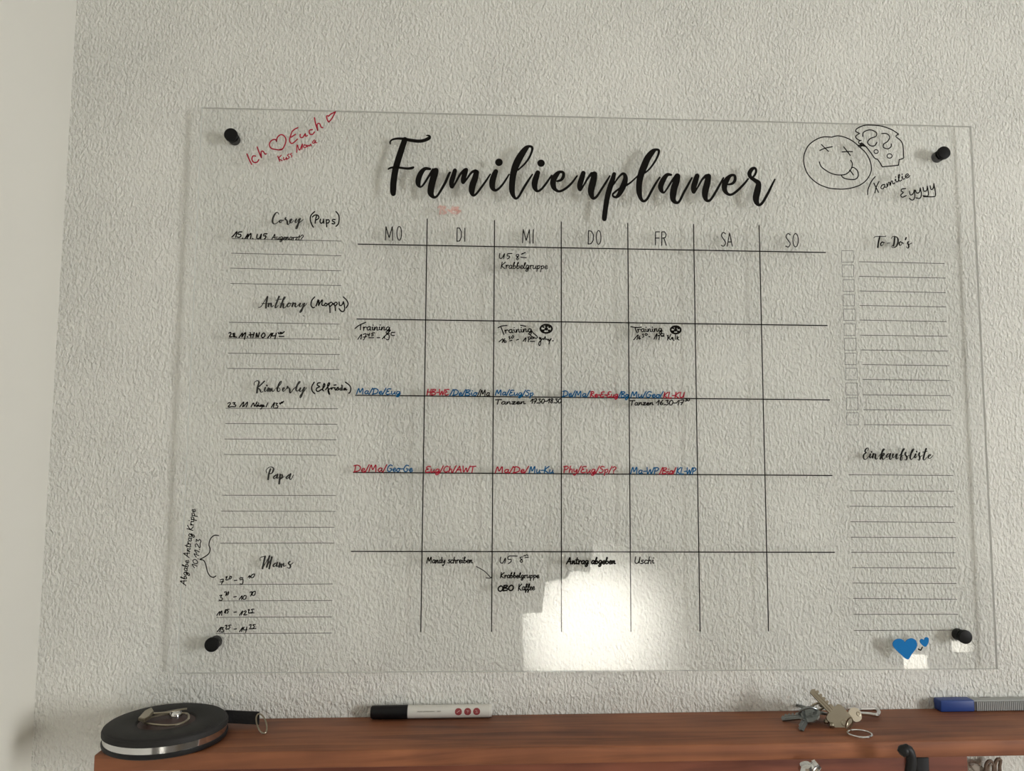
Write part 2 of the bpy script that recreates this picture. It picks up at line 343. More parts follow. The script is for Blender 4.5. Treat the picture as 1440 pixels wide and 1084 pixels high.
# ------------------------------------------------------------------ the room
LX = -0.322 / .06 * U
def slab(name, lo, hi, mat):
    bm = bmesh.new(); box(bm, lo, hi); return struct(link(name, bm, mat))
CEIL = 2.6
slab('wall_back', (LX - .1, WY, -.1), (WINX + .1, WY + .1, CEIL + .1), M['plaster'])
slab('wall_left', (LX - .1, FRONT_Y - .1, -.1), (LX, WY + .01, CEIL + .1), M['smooth'])
slab('floor', (LX - .1, FAR_Y - .1, -.1), (3.6, WY + .05, 0), M['floor'])
slab('ceiling', (LX - .1, FAR_Y - .1, CEIL), (3.6, WY + .05, CEIL + .1), M['smooth'])
bm = bmesh.new()
for lo, hi in (((WINX, FRONT_Y, 0), (WINX + .1, WINY0, CEIL)), ((WINX, WINY1, 0), (WINX + .1, WY + .05, CEIL)),
               ((WINX, WINY0, 0), (WINX + .1, WINY1, WINZ0)), ((WINX, WINY0, WINZ1), (WINX + .1, WINY1, CEIL))): box(bm, lo, hi)
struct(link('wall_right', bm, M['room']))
bm = bmesh.new(); t_ = .05
for lo, hi in (((WINX + .05, WINY0, WINZ0), (WINX + .1, WINY0 + t_, WINZ1)), ((WINX + .05, WINY1 - t_, WINZ0), (WINX + .1, WINY1, WINZ1)),
               ((WINX + .05, WINY0, WINZ0), (WINX + .1, WINY1, WINZ0 + t_)), ((WINX + .05, WINY0, WINZ1 - t_), (WINX + .1, WINY1, WINZ1))): box(bm, lo, hi)
struct(link('window_1', bm, M['frame_white']))
# the wall behind the viewer; its openings are made up, shaped for the bright reflections in the board
def wall_with_holes(name, Y, thick, holes, mat):
    cu = bpy.data.curves.new(name, 'CURVE'); cu.dimensions = '2D'; cu.fill_mode = 'BOTH'; cu.extrude = thick / 2
    for poly in [[(LX - .05, 0), (WINX + .05, 0), (WINX + .05, CEIL), (LX - .05, CEIL)]] + holes:
        sp = cu.splines.new('POLY'); sp.points.add(len(poly) - 1); sp.use_cyclic_u = True
        for q, (x, z) in zip(sp.points, poly): q.co = (x, z, 0, 1)
    tmp = bpy.data.objects.new(name + '_outline', cu); C.objects.link(tmp)
    me = bpy.data.meshes.new_from_object(tmp); bpy.data.objects.remove(tmp)
    for v in me.vertices: v.co = Vector((v.co.x, Y - v.co.z, v.co.y))
    o = bpy.data.objects.new(name, me); C.objects.link(o); me.materials.clear(); me.materials.append(mat)
    return struct(o)
def hole(pts): return [(p.x, p.z) for p in (mirror(x, y, FRONT_Y) for x, y in pts)]
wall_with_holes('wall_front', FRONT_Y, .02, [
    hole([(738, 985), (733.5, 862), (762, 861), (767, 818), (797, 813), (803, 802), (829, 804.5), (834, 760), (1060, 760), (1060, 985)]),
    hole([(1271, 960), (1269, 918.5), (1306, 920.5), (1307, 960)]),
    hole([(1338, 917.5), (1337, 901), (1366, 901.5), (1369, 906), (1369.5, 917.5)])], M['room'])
bm = bmesh.new(); box(bm, (LX - .1, FAR_Y - .1, 0), (3.6, FAR_Y, CEIL)); box(bm, (3.5, FAR_Y, 0), (3.6, FRONT_Y + .01, CEIL)); box(bm, (WINX + .04, FRONT_Y - .01, 0), (3.5, FRONT_Y + .01, CEIL))
struct(link('added_wall_beyond', bm, M['smooth']))  # unseen wall added to catch the spots and show in the board

# ------------------------------------------------------------------ the planner board
TL, TR, BR_, BL = atY(283, 150), atY(1367, 178), atY(1402.5, 944), atY(249, 944)
bx0, bx1 = (TL.x + BL.x) / 2, (TR.x + BR_.x) / 2; bz0, bz1 = (BL.z + BR_.z) / 2, (TL.z + TR.z) / 2
board = thing('planner_board', ((bx0 + bx1) / 2, 0, bz0), 'large clear acrylic family week planner on the wall with black printed grid and handwritten notes', 'planner board')
bm = bmesh.new(); box(bm, (bx0, 0, bz0), (bx1, PT, bz1))
bm.normal_update()
for fc in bm.faces: fc.material_index = 0 if abs(fc.normal.y) > .5 else 1
link('panel', bm, None, board, None, mats=[M['acrylic'], M['edge']])
def part(name, mat, label=None):
    class P_:
        def __enter__(s): s.bm = bmesh.new(); return s.bm
        def __exit__(s, *a): s.o = link(name, s.bm, M[mat], board, label)
    return P_()
with part('title_lettering', 'black_ink', 'thick black brush script title across the top') as bm:
    A_ = (520, 180, 7.2); B_ = (700, 180, 7.2); C_ = (900, 180, 7.2)
    def ti(g, s): pen(bm, ' '.join('%s,%s,%.1f' % (*p.split(',')[:2], float(p.split(',')[2]) * 1.1 + 1) for p in s.split()), *g, 3)
    ti(A_, "208,160,12 206,140,14 228,118,16 280,107,20 340,110,24 420,125,30 500,133,30 560,122,30 603,98,32 600,78,20 575,75,10")
    ti(A_, "355,118,50 320,220,56 285,330,58 258,430,58 240,550,58 236,640,56 238,664,46")
    ti(A_, "188,415,14 215,402,18 270,398,20 330,405,20 385,410,22 425,405,24 440,398,20")
    ti(A_, "610,415,22 560,412,32 518,455,46 492,520,50 492,570,42 515,596,18 545,570,18 590,500,20 640,420,24")
    ti(A_, "668,432,54 655,470,62 635,540,62 620,610,62 618,660,56 645,698,30 680,690,20 720,630,22 765,550,24 800,470,24 812,450,18")
    ti(A_, "862,430,38 848,480,44 830,540,46 827,588,36 838,604,16 870,550,18 915,470,22 960,425,30")
    ti(A_, "975,425,40 960,470,46 945,525,44 940,550,26 950,560,14 980,520,16 1030,450,22 1070,435,32")
    ti(A_, "1080,448,48 1065,510,56 1040,580,60 1033,636,54 1045,678,30 1075,670,20 1130,600,20 1180,530,18 1220,468,14")
    ti(A_, "1275,440,44 1255,490,54 1240,550,56 1243,602,46 1270,630,26 1310,610,20 1360,550,18 1410,470,14")
    ti(A_, "1306,347,68 1309,347,68")
    ti(B_, "205,425,14 265,370,16 315,305,18 345,235,20 347,197,24 320,185,22 285,207,46 235,275,62 190,360,66 160,450,60 147,540,56 144,630,52 160,688,34 185,714,22 215,690,20 260,610,22 310,530,20 350,470,14")
    ti(B_, "405,452,44 390,495,52 374,550,56 376,602,46 400,638,24 440,620,20 490,560,20 545,480,16")
    ti(B_, "436,356,66 440,356,66")
    ti(B_, "600,538,16 640,526,24 664,490,30 662,452,26 630,444,26 595,472,46 562,530,54 564,590,48 592,630,28 630,640,22 690,610,22 750,555,20 803,485,14")
    ti(B_, "866,456,42 850,510,50 832,570,50 828,612,38 838,632,16 870,580,16 910,510,20 950,460,28")
    ti(B_, "978,468,54 968,530,60 950,600,62 944,656,54 965,708,32 1000,695,22 1050,620,20 1095,550,20 1135,485,14")
    ti(B_, "1178,466,36 1160,530,46 1130,620,50 1105,720,48 1090,820,46 1080,900,46 1079,920,42")
    ti(B_, "1150,600,12 1180,560,14 1230,490,18 1270,462,26 1292,495,40 1285,550,52 1255,620,52 1225,676,38 1195,700,24 1168,690,20 1165,670,18 1190,645,18 1230,615,18 1290,585,20 1340,555,16 1380,520,14 1415,485,12")
    ti(C_, "50,455,14 100,410,16 150,340,18 185,270,20 190,228,24 165,218,22 130,238,46 80,300,60 40,390,64 10,470,60 -8,560,56 -8,650,50 8,712,34 35,740,24 70,720,22 115,640,22 160,560,20 200,500,16")
    ti(C_, "315,474,20 275,474,34 235,525,48 210,590,50 218,632,38 240,654,18 270,620,16 320,540,20 365,480,24")
    ti(C_, "378,488,54 368,540,60 345,610,62 334,680,60 338,728,46 368,756,28 400,740,22 445,650,22 490,570,20 525,505,16")
    ti(C_, "578,484,44 560,540,52 543,600,50 540,636,38 548,658,16 590,590,16 630,520,20 670,482,28")
    ti(C_, "692,490,52 680,560,58 662,630,60 658,686,52 677,733,30 715,725,22 770,640,22 815,560,20 845,505,16")
    ti(C_, "895,572,16 938,560,24 962,525,28 957,482,24 920,480,26 885,515,46 858,570,54 858,628,44 890,668,26 930,672,22 990,630,22 1050,570,20 1095,515,16")
    ti(C_, "1140,500,18 1165,470,20 1176,430,22 1160,405,24 1130,420,36 1108,462,40 1122,500,32 1165,530,36 1200,562,48 1190,630,60 1175,700,60 1180,748,48 1205,778,28 1240,755,24 1290,670,24 1330,590,20 1365,520,14")
# weekday letters
D1, D2 = (520, 280, 5.143), (800, 300, 4.235)
days = [(D1, "113,295 117,197 140,280 163,197 165,297", (213, 247, 17, 50)), (D1, "630,305 632,208|632,208 650,210 662,235 662,275 650,302 630,305|688,210 687,305", None),
        (D1, "1105,315 1110,218 1131,300 1155,218 1158,318|1183,220 1181,318", None), (D2, "115,183 117,103|117,103 135,107 146,128 145,160 133,180 115,183", (177, 143, 14, 41)),
        (D2, "515,188 516,110 540,110|515,147 537,147|553,190 553,110 570,110 579,125 575,143 553,149|566,148 580,190", None), (D2, "933,122 920,113 908,130 920,152 933,175 922,195 907,190|943,195 957,115 973,195|948,170 968,170", None),
        (D2, "1318,128 1305,120 1293,138 1305,160 1318,180 1308,200 1292,195", (1350, 160, 16, 40))]
for g, s, o_ in days:
    with part('day_label', 'print') as bm:
        for st in s.split('|'): pen(bm, st, *g, 1.45, BACK, sm=(st.count(',') > 6 or '920,113' in st or '1305,120' in st) and '140,280' not in st and '1131,300' not in st)
        if o_: circle(bm, g[0] + o_[0] / g[2], g[1] + o_[1] / g[2], o_[2] / g[2], o_[3] / g[2], 1.4, BACK)
def lines(name, mat, segs, w):
    for a, b in segs:
        with part(name, mat) as bm:
            A, B = atY(*a, PT), atY(*b, PT); ribbon(bm, [(*a, w), (*b, w)], *BACK)
lines('grid_line', 'print', [((600.75, 308), (591.75, 888)), ((695.5, 310), (691.25, 888)), ((789.25, 312), (789.5, 888)), ((882.75, 314), (887.25, 887.7)), ((975.25, 315.5), (984.5, 887.5)), ((1067.5, 317), (1080.75, 887)),
      ((503.75, 343.25), (1160.75, 355)), ((502, 448.5), (1163.25, 457.75)), ((500, 555.75), (1166.5, 562.25)), ((497, 664.25), (1170, 668.5)), ((494, 775.25), (1173.5, 776.5))], 1.6)
lines('ruled_line', 'grey_print', [((326.25, 335.5), (480, 339)), ((325.5, 356), (479.5, 359.5)), ((324.5, 377), (479.5, 380.8)), ((324.25, 398.5), (479.5, 401.4)),
      ((322.5, 453), (477.5, 455.75)), ((321.25, 475.25), (477.5, 477)), ((320.75, 496.5), (477.5, 498.5)), ((320.25, 518), (477, 519.75)),
      ((317.5, 574), (475, 574.75)), ((317, 595.5), (474, 596.5)), ((316, 617.25), (473, 618.25)), ((315, 639), (472.5, 640)),
      ((312.5, 696.25), (472, 696.75)), ((311.25, 718.75), (471.25, 719)), ((311, 741.25), (470, 741.25)), ((310, 763.75), (469.5, 763.5)),
      ((307, 822), (467.5, 821)), ((306.25, 845), (467, 844.25)), ((304.5, 868), (466.5, 867.25)), ((303.75, 890.75), (466.25, 890)),
      ((1208, 368), (1328, 370.5)), ((1208.25, 388.5), (1329.5, 391)), ((1208.75, 409), (1329.5, 411.5)), ((1209, 429.5), (1330, 431.5)), ((1209.5, 450), (1330.75, 452.25)), ((1209.5, 471.25), (1332, 472.75)),
      ((1211, 492), (1333, 493.5)), ((1213, 512.5), (1334.5, 514.25)), ((1213.25, 533.5), (1335, 535)), ((1213.75, 555), (1336, 556.25)), ((1214.5, 576), (1336.75, 577)), ((1215.5, 597), (1337.5, 598)),
      ((1193.75, 667.5), (1340, 668.5)), ((1195, 690), (1341.25, 690.75)), ((1195, 711.75), (1341.25, 712.75)), ((1196.25, 733.5), (1342.5, 734.5)), ((1196.75, 755.25), (1343.75, 755.75)), ((1197.5, 776.5), (1343.5, 777)),
      ((1198.25, 798), (1344.25, 798.75)), ((1199.25, 819.75), (1345, 820.5)), ((1200, 841.5), (1345.75, 842.5)), ((1200.5, 863.75), (1347, 863.75)), ((1201, 886.5), (1347, 886))], .85)
for x0, y0, x1, y1 in ((1183.75, 352.5, 1200, 368.75), (1184.25, 372.75, 1200.5, 389), (1185.5, 393.25, 1201, 409.5), (1185.6, 414.25, 1201.5, 430), (1186.5, 434.5, 1202.25, 450.5), (1187, 455.25, 1203, 471.75), (1187.5, 475.75, 1203.75, 492.25),
                       (1188.25, 496.5, 1204, 512.5), (1189, 517.5, 1205.25, 534), (1189.5, 538.5, 1206, 555.25), (1190.25, 559.25, 1206.5, 576.25), (1190.75, 580.25, 1207, 597.25)):
    with part('checkbox', 'grey_print') as bm:
        for a, b in (((x0, y0), (x1, y0)), ((x1, y0), (x1, y1)), ((x1, y1), (x0, y1)), ((x0, y1), (x0, y0))): ribbon(bm, [(*a, .55), (*b, .55)], *BACK)
# printed script headings
def heading(s, g, w=1.15, thick=2.7):
    with part('printed_heading', 'print') as bm: pen(bm, s, *g, w, BACK, thick)
heading("575,130 565,110 540,118 512,170 506,215 520,238 550,232 585,200|605,195 590,200 585,222 600,222 612,205 605,195 630,200|655,170 645,185 665,195 672,215 675,245 695,235 715,205|700,210 725,195 720,182 705,195 700,220 720,225 745,200|775,185 760,215 775,222 800,185|815,180 800,220 785,270 775,293 765,285 785,250 820,215 850,190", (320, 285, 8))
heading("405,205 430,200 470,140 500,88 490,150 485,210|440,165 500,165|515,165 510,195|512,190 525,168 540,160 540,190 550,200 565,185|625,90 590,180 585,210 600,205 615,185|590,130 650,118|640,170 690,105 685,95 670,120 640,205|645,190 660,170 672,165 668,205 680,212 705,190|730,160 712,180 718,200 740,190 745,168 730,160 755,165|775,160 765,195|768,190 785,165 800,160 795,195 810,200 835,175|850,165 840,195 860,195 880,165|895,165 880,200 860,250 845,260 850,240 890,200 920,165", (310, 405, 7.579))
heading("340,155 345,125 375,110 390,125 375,180 370,230|445,115 400,160 375,180 400,200 410,225 430,220|455,180 445,210 460,218 475,195|469,156 472,160|485,185 480,215|481,212 500,185 502,215|503,210 520,185 520,210 535,218 550,200|560,190 605,150 620,120 610,118 590,150 575,205 590,220 605,200 595,185|625,205 650,190 645,178 630,195 635,218 655,205 670,185|680,170 675,190 690,180 700,195 705,235 725,215 740,190|735,200 785,150 808,125 800,118 775,160 765,205 780,215 795,200|810,185 800,215 820,215 840,185|850,180 835,220 815,275 803,280 810,255 845,220 870,180", (310, 520, 7.2))
heading("165,130 160,105 185,80 215,78 228,95 215,130 190,140|200,95 185,140 178,190|250,150 228,170 235,185 255,165 265,145|265,145 258,180 275,175|290,145 285,185 280,230|285,170 305,145 310,165 290,190 325,165|370,148 345,175 355,185 375,160 385,140|385,140 375,180 390,190 412,150", (350, 645, 6.575))
heading("105,940 105,915 130,905 150,903|150,903 125,1015|125,1015 190,900|190,900 165,1000|165,1000 215,905|212,910 195,980 188,1015|245,965 225,985 230,998 250,985 262,960|262,960 255,995 272,990|285,965 280,1000|281,998 300,970 300,1000|301,996 320,965 322,995 342,985|380,950 365,965 385,990 375,1012 355,1005|380,985 410,960", (350, 645, 6.575))
heading("415,210 440,185 530,180 650,180 660,165|535,180 510,290 495,400|590,290 555,320 560,365 600,350 605,305 590,290 630,305|680,318 735,312|770,220 790,185 840,178 895,210 905,290 870,380 810,405 775,390 790,360|840,190 830,290 812,370|955,285 930,310 940,360 975,345 980,300 960,290 1015,320|1070,205 1055,240|1115,285 1100,310 1120,360 1115,410 1090,410 1075,385|1120,345 1190,310", (1200, 320, 14.4), 1.05, 2.3)
heading("225,150 235,115 205,115 180,160 200,180 165,210 158,260 180,290 215,270 240,235|265,205 255,255 270,262 290,235|283,168 286,173|312,200 300,260|302,255 325,205 345,205 340,260 355,285 375,270|395,240 480,140 485,125 465,130 440,200 420,280|430,240 470,190 480,210 450,240 455,285 480,280 500,255|545,200 515,230 520,255 550,235 575,200|575,200 565,270 580,290 600,265|620,205 612,255 640,250 665,205|680,205 665,265 680,280 700,260|715,230 790,140 795,120 775,130 750,200 735,295 755,295 765,250 740,240 775,225|815,180 805,210 835,250 825,295 800,290|820,245 870,225|880,230 935,150 945,125 925,130 900,190 885,260 905,290 940,250|970,205 955,250 970,262 990,235|985,163 988,168|1030,185 1020,215 1035,255 1025,300 1005,290|1035,250 1075,225|1135,120 1105,210 1090,285 1110,295 1140,255|1080,175 1150,160|1175,245 1205,225 1205,210 1180,220 1165,255 1185,270 1210,260 1240,225", (1200, 620, 11.077), 1.05, 2.5)
# handwriting
def note(label, mat='black_ink'): return part('handwritten_note', mat, label)
with note('bracketed nickname beside the topmost heading') as bm:
    pen(bm, "980,100 940,140 930,190 945,240 965,275|1000,150 990,190 985,230|955,160 985,138 1020,145 1025,175 995,195|1045,185 1040,215 1055,232 1075,215 1080,185|1080,185 1082,230|1110,190 1115,270|1110,200 1135,190 1145,210 1130,230 1112,225|1210,190 1185,188 1180,205 1205,220 1200,238 1175,235|1220,100 1250,140 1255,190 1245,240 1220,265", 320, 285, 8, 1.8)
with note('short appointment on the topmost ruled line') as bm:
    pen(bm, "50,385 75,360 105,325 92,388|160,328 125,332 118,355 145,355 150,375 130,392 110,385|168,398 172,402|195,405 232,350 218,405|218,400 262,345 258,403|282,403 286,407|335,355 328,395 345,408 365,390 380,350 372,405|445,350 410,352 408,375 430,372 430,390 415,408", 320, 285, 8, 1.8)
    write(bm, "Augenarzt?", 382, 336.5, 426.5, 337.8, 7.5, 1.35)
with note('bracketed nickname beside the second heading') as bm:
    pen(bm, "1005,95 975,130 965,180 985,210 1000,205|1020,190 1040,125|1018,190 1050,130 1045,185|1045,185 1085,125 1080,180 1100,185|1120,160 1108,180 1125,190 1140,175 1120,160|1150,165 1165,200 1168,260|1150,175 1180,150 1195,170 1170,195|1205,165 1220,190 1225,240|1205,175 1230,150 1245,165 1225,190|1265,150 1270,185 1295,180 1310,145|1312,150 1325,220 1310,250 1285,245 1265,220|1310,95 1345,130 1360,170 1340,210", 310, 405, 7.579, 1.8)
    pen(bm, "880,292 890,300", 310, 405, 7.579, 1.0)
with note('appointment with a raised time under the second heading') as bm:
    pen(bm, "90,480 108,472 112,490 95,520 120,518|130,490 150,480 150,500 130,515 155,520 140,495|165,520 170,522|200,525 235,478 228,520|228,520 268,475 255,545|285,518 290,522|318,475 325,525|305,500 345,495|360,475 345,525|380,525 385,478 400,525 415,475|455,480 435,510 450,528 475,510 470,482 455,480|505,530 545,480 535,525|560,480 550,510 585,505|595,480 580,540|615,475 625,490 640,470|640,488 655,468 650,490 680,465|625,515 675,515", 310, 405, 7.579, 1.8)
with note('bracketed nickname beside the third heading') as bm:
    pen(bm, "950,125 925,170 930,215 955,240|1010,130 985,135 980,155 1005,170 975,185 970,210 990,218 1020,200|1025,200 1055,165 1055,140 1045,145 1035,200 1045,212|1065,200 1105,145 1100,130 1085,155 1095,210 1105,250 1095,235 1090,205 1110,190|1120,180 1125,200 1135,180 1150,182|1160,180 1160,200 1170,205 1180,185 1195,190 1190,175 1175,195 1185,205 1200,195|1150,155 1170,152|1225,185 1210,190 1215,205 1230,195 1230,150 1232,205|1260,185 1248,195 1250,205 1265,195 1270,182 1268,205 1280,200|1265,125 1305,155 1320,190 1310,230 1298,235", 310, 520, 7.2, 1.8)
with note('appointment with a raised time under the third heading') as bm:
    pen(bm, "75,340 95,330 100,345 78,375 115,372|125,335 150,330 135,350 155,355 150,372 122,372|195,375 235,325 225,375|235,370 275,325 262,375|310,375 335,335 345,370 370,325|375,355 360,370 375,372 385,350 390,370|365,338 368,342|385,336 388,340|410,355 395,370 410,370 420,350 418,390 405,395|425,370 440,360 430,355 428,372 445,368|480,335 462,375|515,380 548,330 535,380|560,338 580,340 562,355 582,365 575,385 545,388|600,335 605,350 615,328 610,345 625,320 622,340 640,318", 310, 520, 7.2, 1.6)
for lab, s in (('first row of times under the lowest heading', "380,625 402,620 388,655|378,640 402,638|420,605 432,598 420,625 440,622|455,600 444,615 455,618 465,600 452,598|485,630 505,628|550,610 530,608 530,625 550,620 548,655 530,655|590,605 605,590 600,612|622,585 610,605 630,605 640,580 620,585"),
               ('second row of times under the lowest heading', "375,745 392,740 380,758 395,765 385,785 370,778|410,720 425,715 420,745|440,715 425,740 440,735 442,718|480,755 500,752|522,775 545,745 540,775|560,745 550,770 570,770 575,745 560,745|605,720 620,715 610,748|630,715 620,740 640,740 645,712 625,718"),
               ('third row of times under the lowest heading', "352,895 375,865 370,895|372,890 390,860 388,895|410,875 420,850 418,880|445,850 425,852 440,865 430,880|482,872 500,870|525,895 550,860 540,892|558,868 572,860 575,870 555,892 580,890|590,855 600,850 592,875 610,875|635,848 615,850 625,862 615,878|595,878 635,876"),
               ('fourth row of times under the lowest heading', "355,1020 385,985 372,1020|385,990 405,988 390,1000 405,1008 400,1022 382,1022|415,975 430,970 420,1000 435,998|460,970 440,972 452,985 440,1000|485,1000 502,998|525,1020 550,985 540,1018|560,985 555,1005 580,1005|580,985 572,1025|600,970 615,965 605,995 620,995|645,965 625,968 638,980 628,995|600,998 650,996")):
    with note(lab) as bm: pen(bm, s, 240, 700, 5.42, 1.5)
with note('curly bracket left of the rows of times') as bm:
    pen(bm, "365,288 335,285 305,310 292,355 300,390 290,425 250,455 222,470 250,475 268,510 280,560 300,595 325,605 345,595", 240, 700, 5.42, 1.5)
with note('deadline note written upwards along the left side') as bm:
    write(bm, "Abgabe Antrag Krippe", 261, 823, 275, 716, 8.5, 1.35, .1)
    write(bm, "10.11.23", 276.5, 799, 283, 758, 7, 1.3, .1)
with note('red greeting with two hearts at the top left', 'red_ink') as bm:
    pen(bm, "155,688 185,760 215,820|265,715 230,715 218,760 245,795 285,790 305,760|285,600 310,670 338,735|338,735 335,660 360,655 385,690 400,685|530,530 515,505 470,515 440,560 455,610 510,630 595,632 640,560 648,500 620,455 580,445 540,480 528,530|572,632 602,628|800,355 760,375 725,405|725,410 695,500 705,545 735,553 795,500|715,475 770,440|830,440 830,475 860,480 895,430 895,465 920,455|985,380 945,390 950,435 985,440 1010,410|1010,230 1025,310 1050,390|1050,390 1045,310 1075,305 1095,350 1115,355|1190,210 1165,205 1170,250 1190,285|1190,285 1230,240 1275,155|1275,155 1215,185 1190,210", 330, 140, 9, 1.8)
    pen(bm, "545,715 570,780|590,705 558,745 602,772|620,730 622,765 650,745 652,725 660,762|690,690 665,705 690,725 680,745 665,745|722,680 702,692 725,710 718,728|785,668 792,572 820,640 858,560 850,630|885,570 870,595 890,610 910,590 885,570|915,575 920,600 935,575 945,592 960,562 968,588|1010,510 985,540 1000,555 1025,515 1020,545 1040,545", 330, 140, 9, 1.5)
with part('wiped_note', 'faint_ink', 'faint pink remains of a wiped note') as bm:
    pen(bm, "495,60 515,52 508,108|528,55 548,58 530,75 552,98 530,105|565,78 580,85|600,55 590,95 612,100|612,62 640,60 620,80 648,90 628,105|600,75 655,85", 520, 280, 5.143, 3.0)
with note('training entry in the first day column') as bm:
    pen(bm, "135,170 210,110 350,45|250,90 240,195", 490, 450, 14.4, 1.6)
    write(bm, "raining", 510, 464.3, 549, 464.5, 9, 1.5)
    pen(bm, "190,390 265,290 250,385|300,290 360,280 310,400|300,345 365,335|395,280 385,300 420,300|430,270 415,325|530,258 480,262 470,285 500,290 495,315 465,320|415,358 510,357|580,357 635,357|685,380 850,210|720,330 740,375|830,270 790,270 770,290 820,300 820,380 790,400 770,385|940,248 870,255 865,300 905,315 930,310", 490, 450, 14.4, 1.5)
def ball(bm, cx, cy, rx, ry):
    circle(bm, cx, cy, rx, ry, 2.6)
    for dx, dy, w in ((0, .05, 4.4), (-.62, .5, 3.0), (.62, .55, 3.0), (.05, -.75, 3.2), (-.6, -.5, 2.4), (.68, -.45, 2.4)):
        ribbon(bm, [(cx + dx * rx * .8 - .4, cy + dy * ry * .8, w), (cx + dx * rx * .8 + .4, cy + dy * ry * .8, w)], *FRONT)
    for a, b in (((0, 0), (-.55, .45)), ((0, 0), (.55, .5)), ((0, 0), (.05, -.75)), ((-.9, .1), (-.55, .45)), ((.6, -.5), (.05, -.75))):
        ribbon(bm, [(cx + a[0] * rx, cy + a[1] * ry, 1.1), (cx + b[0] * rx, cy + b[1] * ry, 1.1)], *FRONT)
with note('training entry with a small football in the third day column') as bm:
    pen(bm, "150,155 230,120 330,110|210,150 235,210 265,290", 690, 450, 14.4, 1.6)
    write(bm, "raining", 710, 468.5, 749, 466.5, 8.5, 1.5, -.05)
    pen(bm, "830,220 860,260 940,330 940,360 900,365 830,330 795,290|605,105 660,115 710,125", 690, 450, 14.4, 1.5)
    ball(bm, 768.1, 462.2, 8.2, 5.9)
    pen(bm, "170,440 250,380 235,455|285,375 265,430 285,455 315,445 305,420 270,430|365,345 390,335 380,355 395,365 375,385|440,320 420,360 445,365 470,330 450,315|385,420 430,410|520,405 565,390|655,430 715,355 700,435|755,345 770,390 760,440|755,350 800,340 800,380 770,390|830,345 820,380 870,370 880,345 840,350|805,430 890,432|1010,370 990,345 985,375 1010,385 1020,350 1015,430 1000,510 980,510 975,460 1040,390 1060,370 1075,400 1105,330 1110,395 1140,380 1150,410 1180,380 1175,430 1230,370 1195,430 1180,485|1250,420 1270,418", 690, 450, 14.4, 1.5)
with note('training entry with a small football in the fifth day column') as bm:
    pen(bm, "245,135 350,150 455,145|330,150 350,210 375,255", 870, 450, 14.4, 1.6)
    write(bm, "raining", 896.5, 467, 932, 466, 8, 1.5, -.05)
    ball(bm, 950.2, 463.8, 7.1, 5.2)
    pen(bm, "305,400 395,300 370,395|430,320 405,375 430,385 440,365 410,360|480,290 500,280 495,310 510,330 485,350|550,270 530,300 560,310 585,285 555,270|610,335 630,338|715,385 775,275 760,385|800,310 825,330 815,395|795,320 850,300|870,270 850,300 900,320 920,280 880,275|860,330 920,325|990,405 1000,310|985,310 1020,360 1060,280|1015,370 1050,395|1090,350 1065,365 1080,385 1105,355 1100,390 1120,415|1150,300 1145,390|1185,320 1180,390|1215,345 1190,365 1220,405", 870, 450, 14.4, 1.5)
with note('two line entry at the top of the third day column') as bm:
    pen(bm, "185,165 178,240 205,268 245,235 280,165 265,265|430,165 345,170 335,215 375,215 385,240 340,275|570,185 530,185 515,215 560,220 575,200 545,235 525,270 540,295 560,270 530,225|620,180 650,160 640,180 680,150 700,150|625,175 705,145|610,240 720,250", 690, 345, 14.4, 1.4)
    write(bm, "Krabbelgruppe", 704, 377.6, 770, 378.2, 9, 1.35)
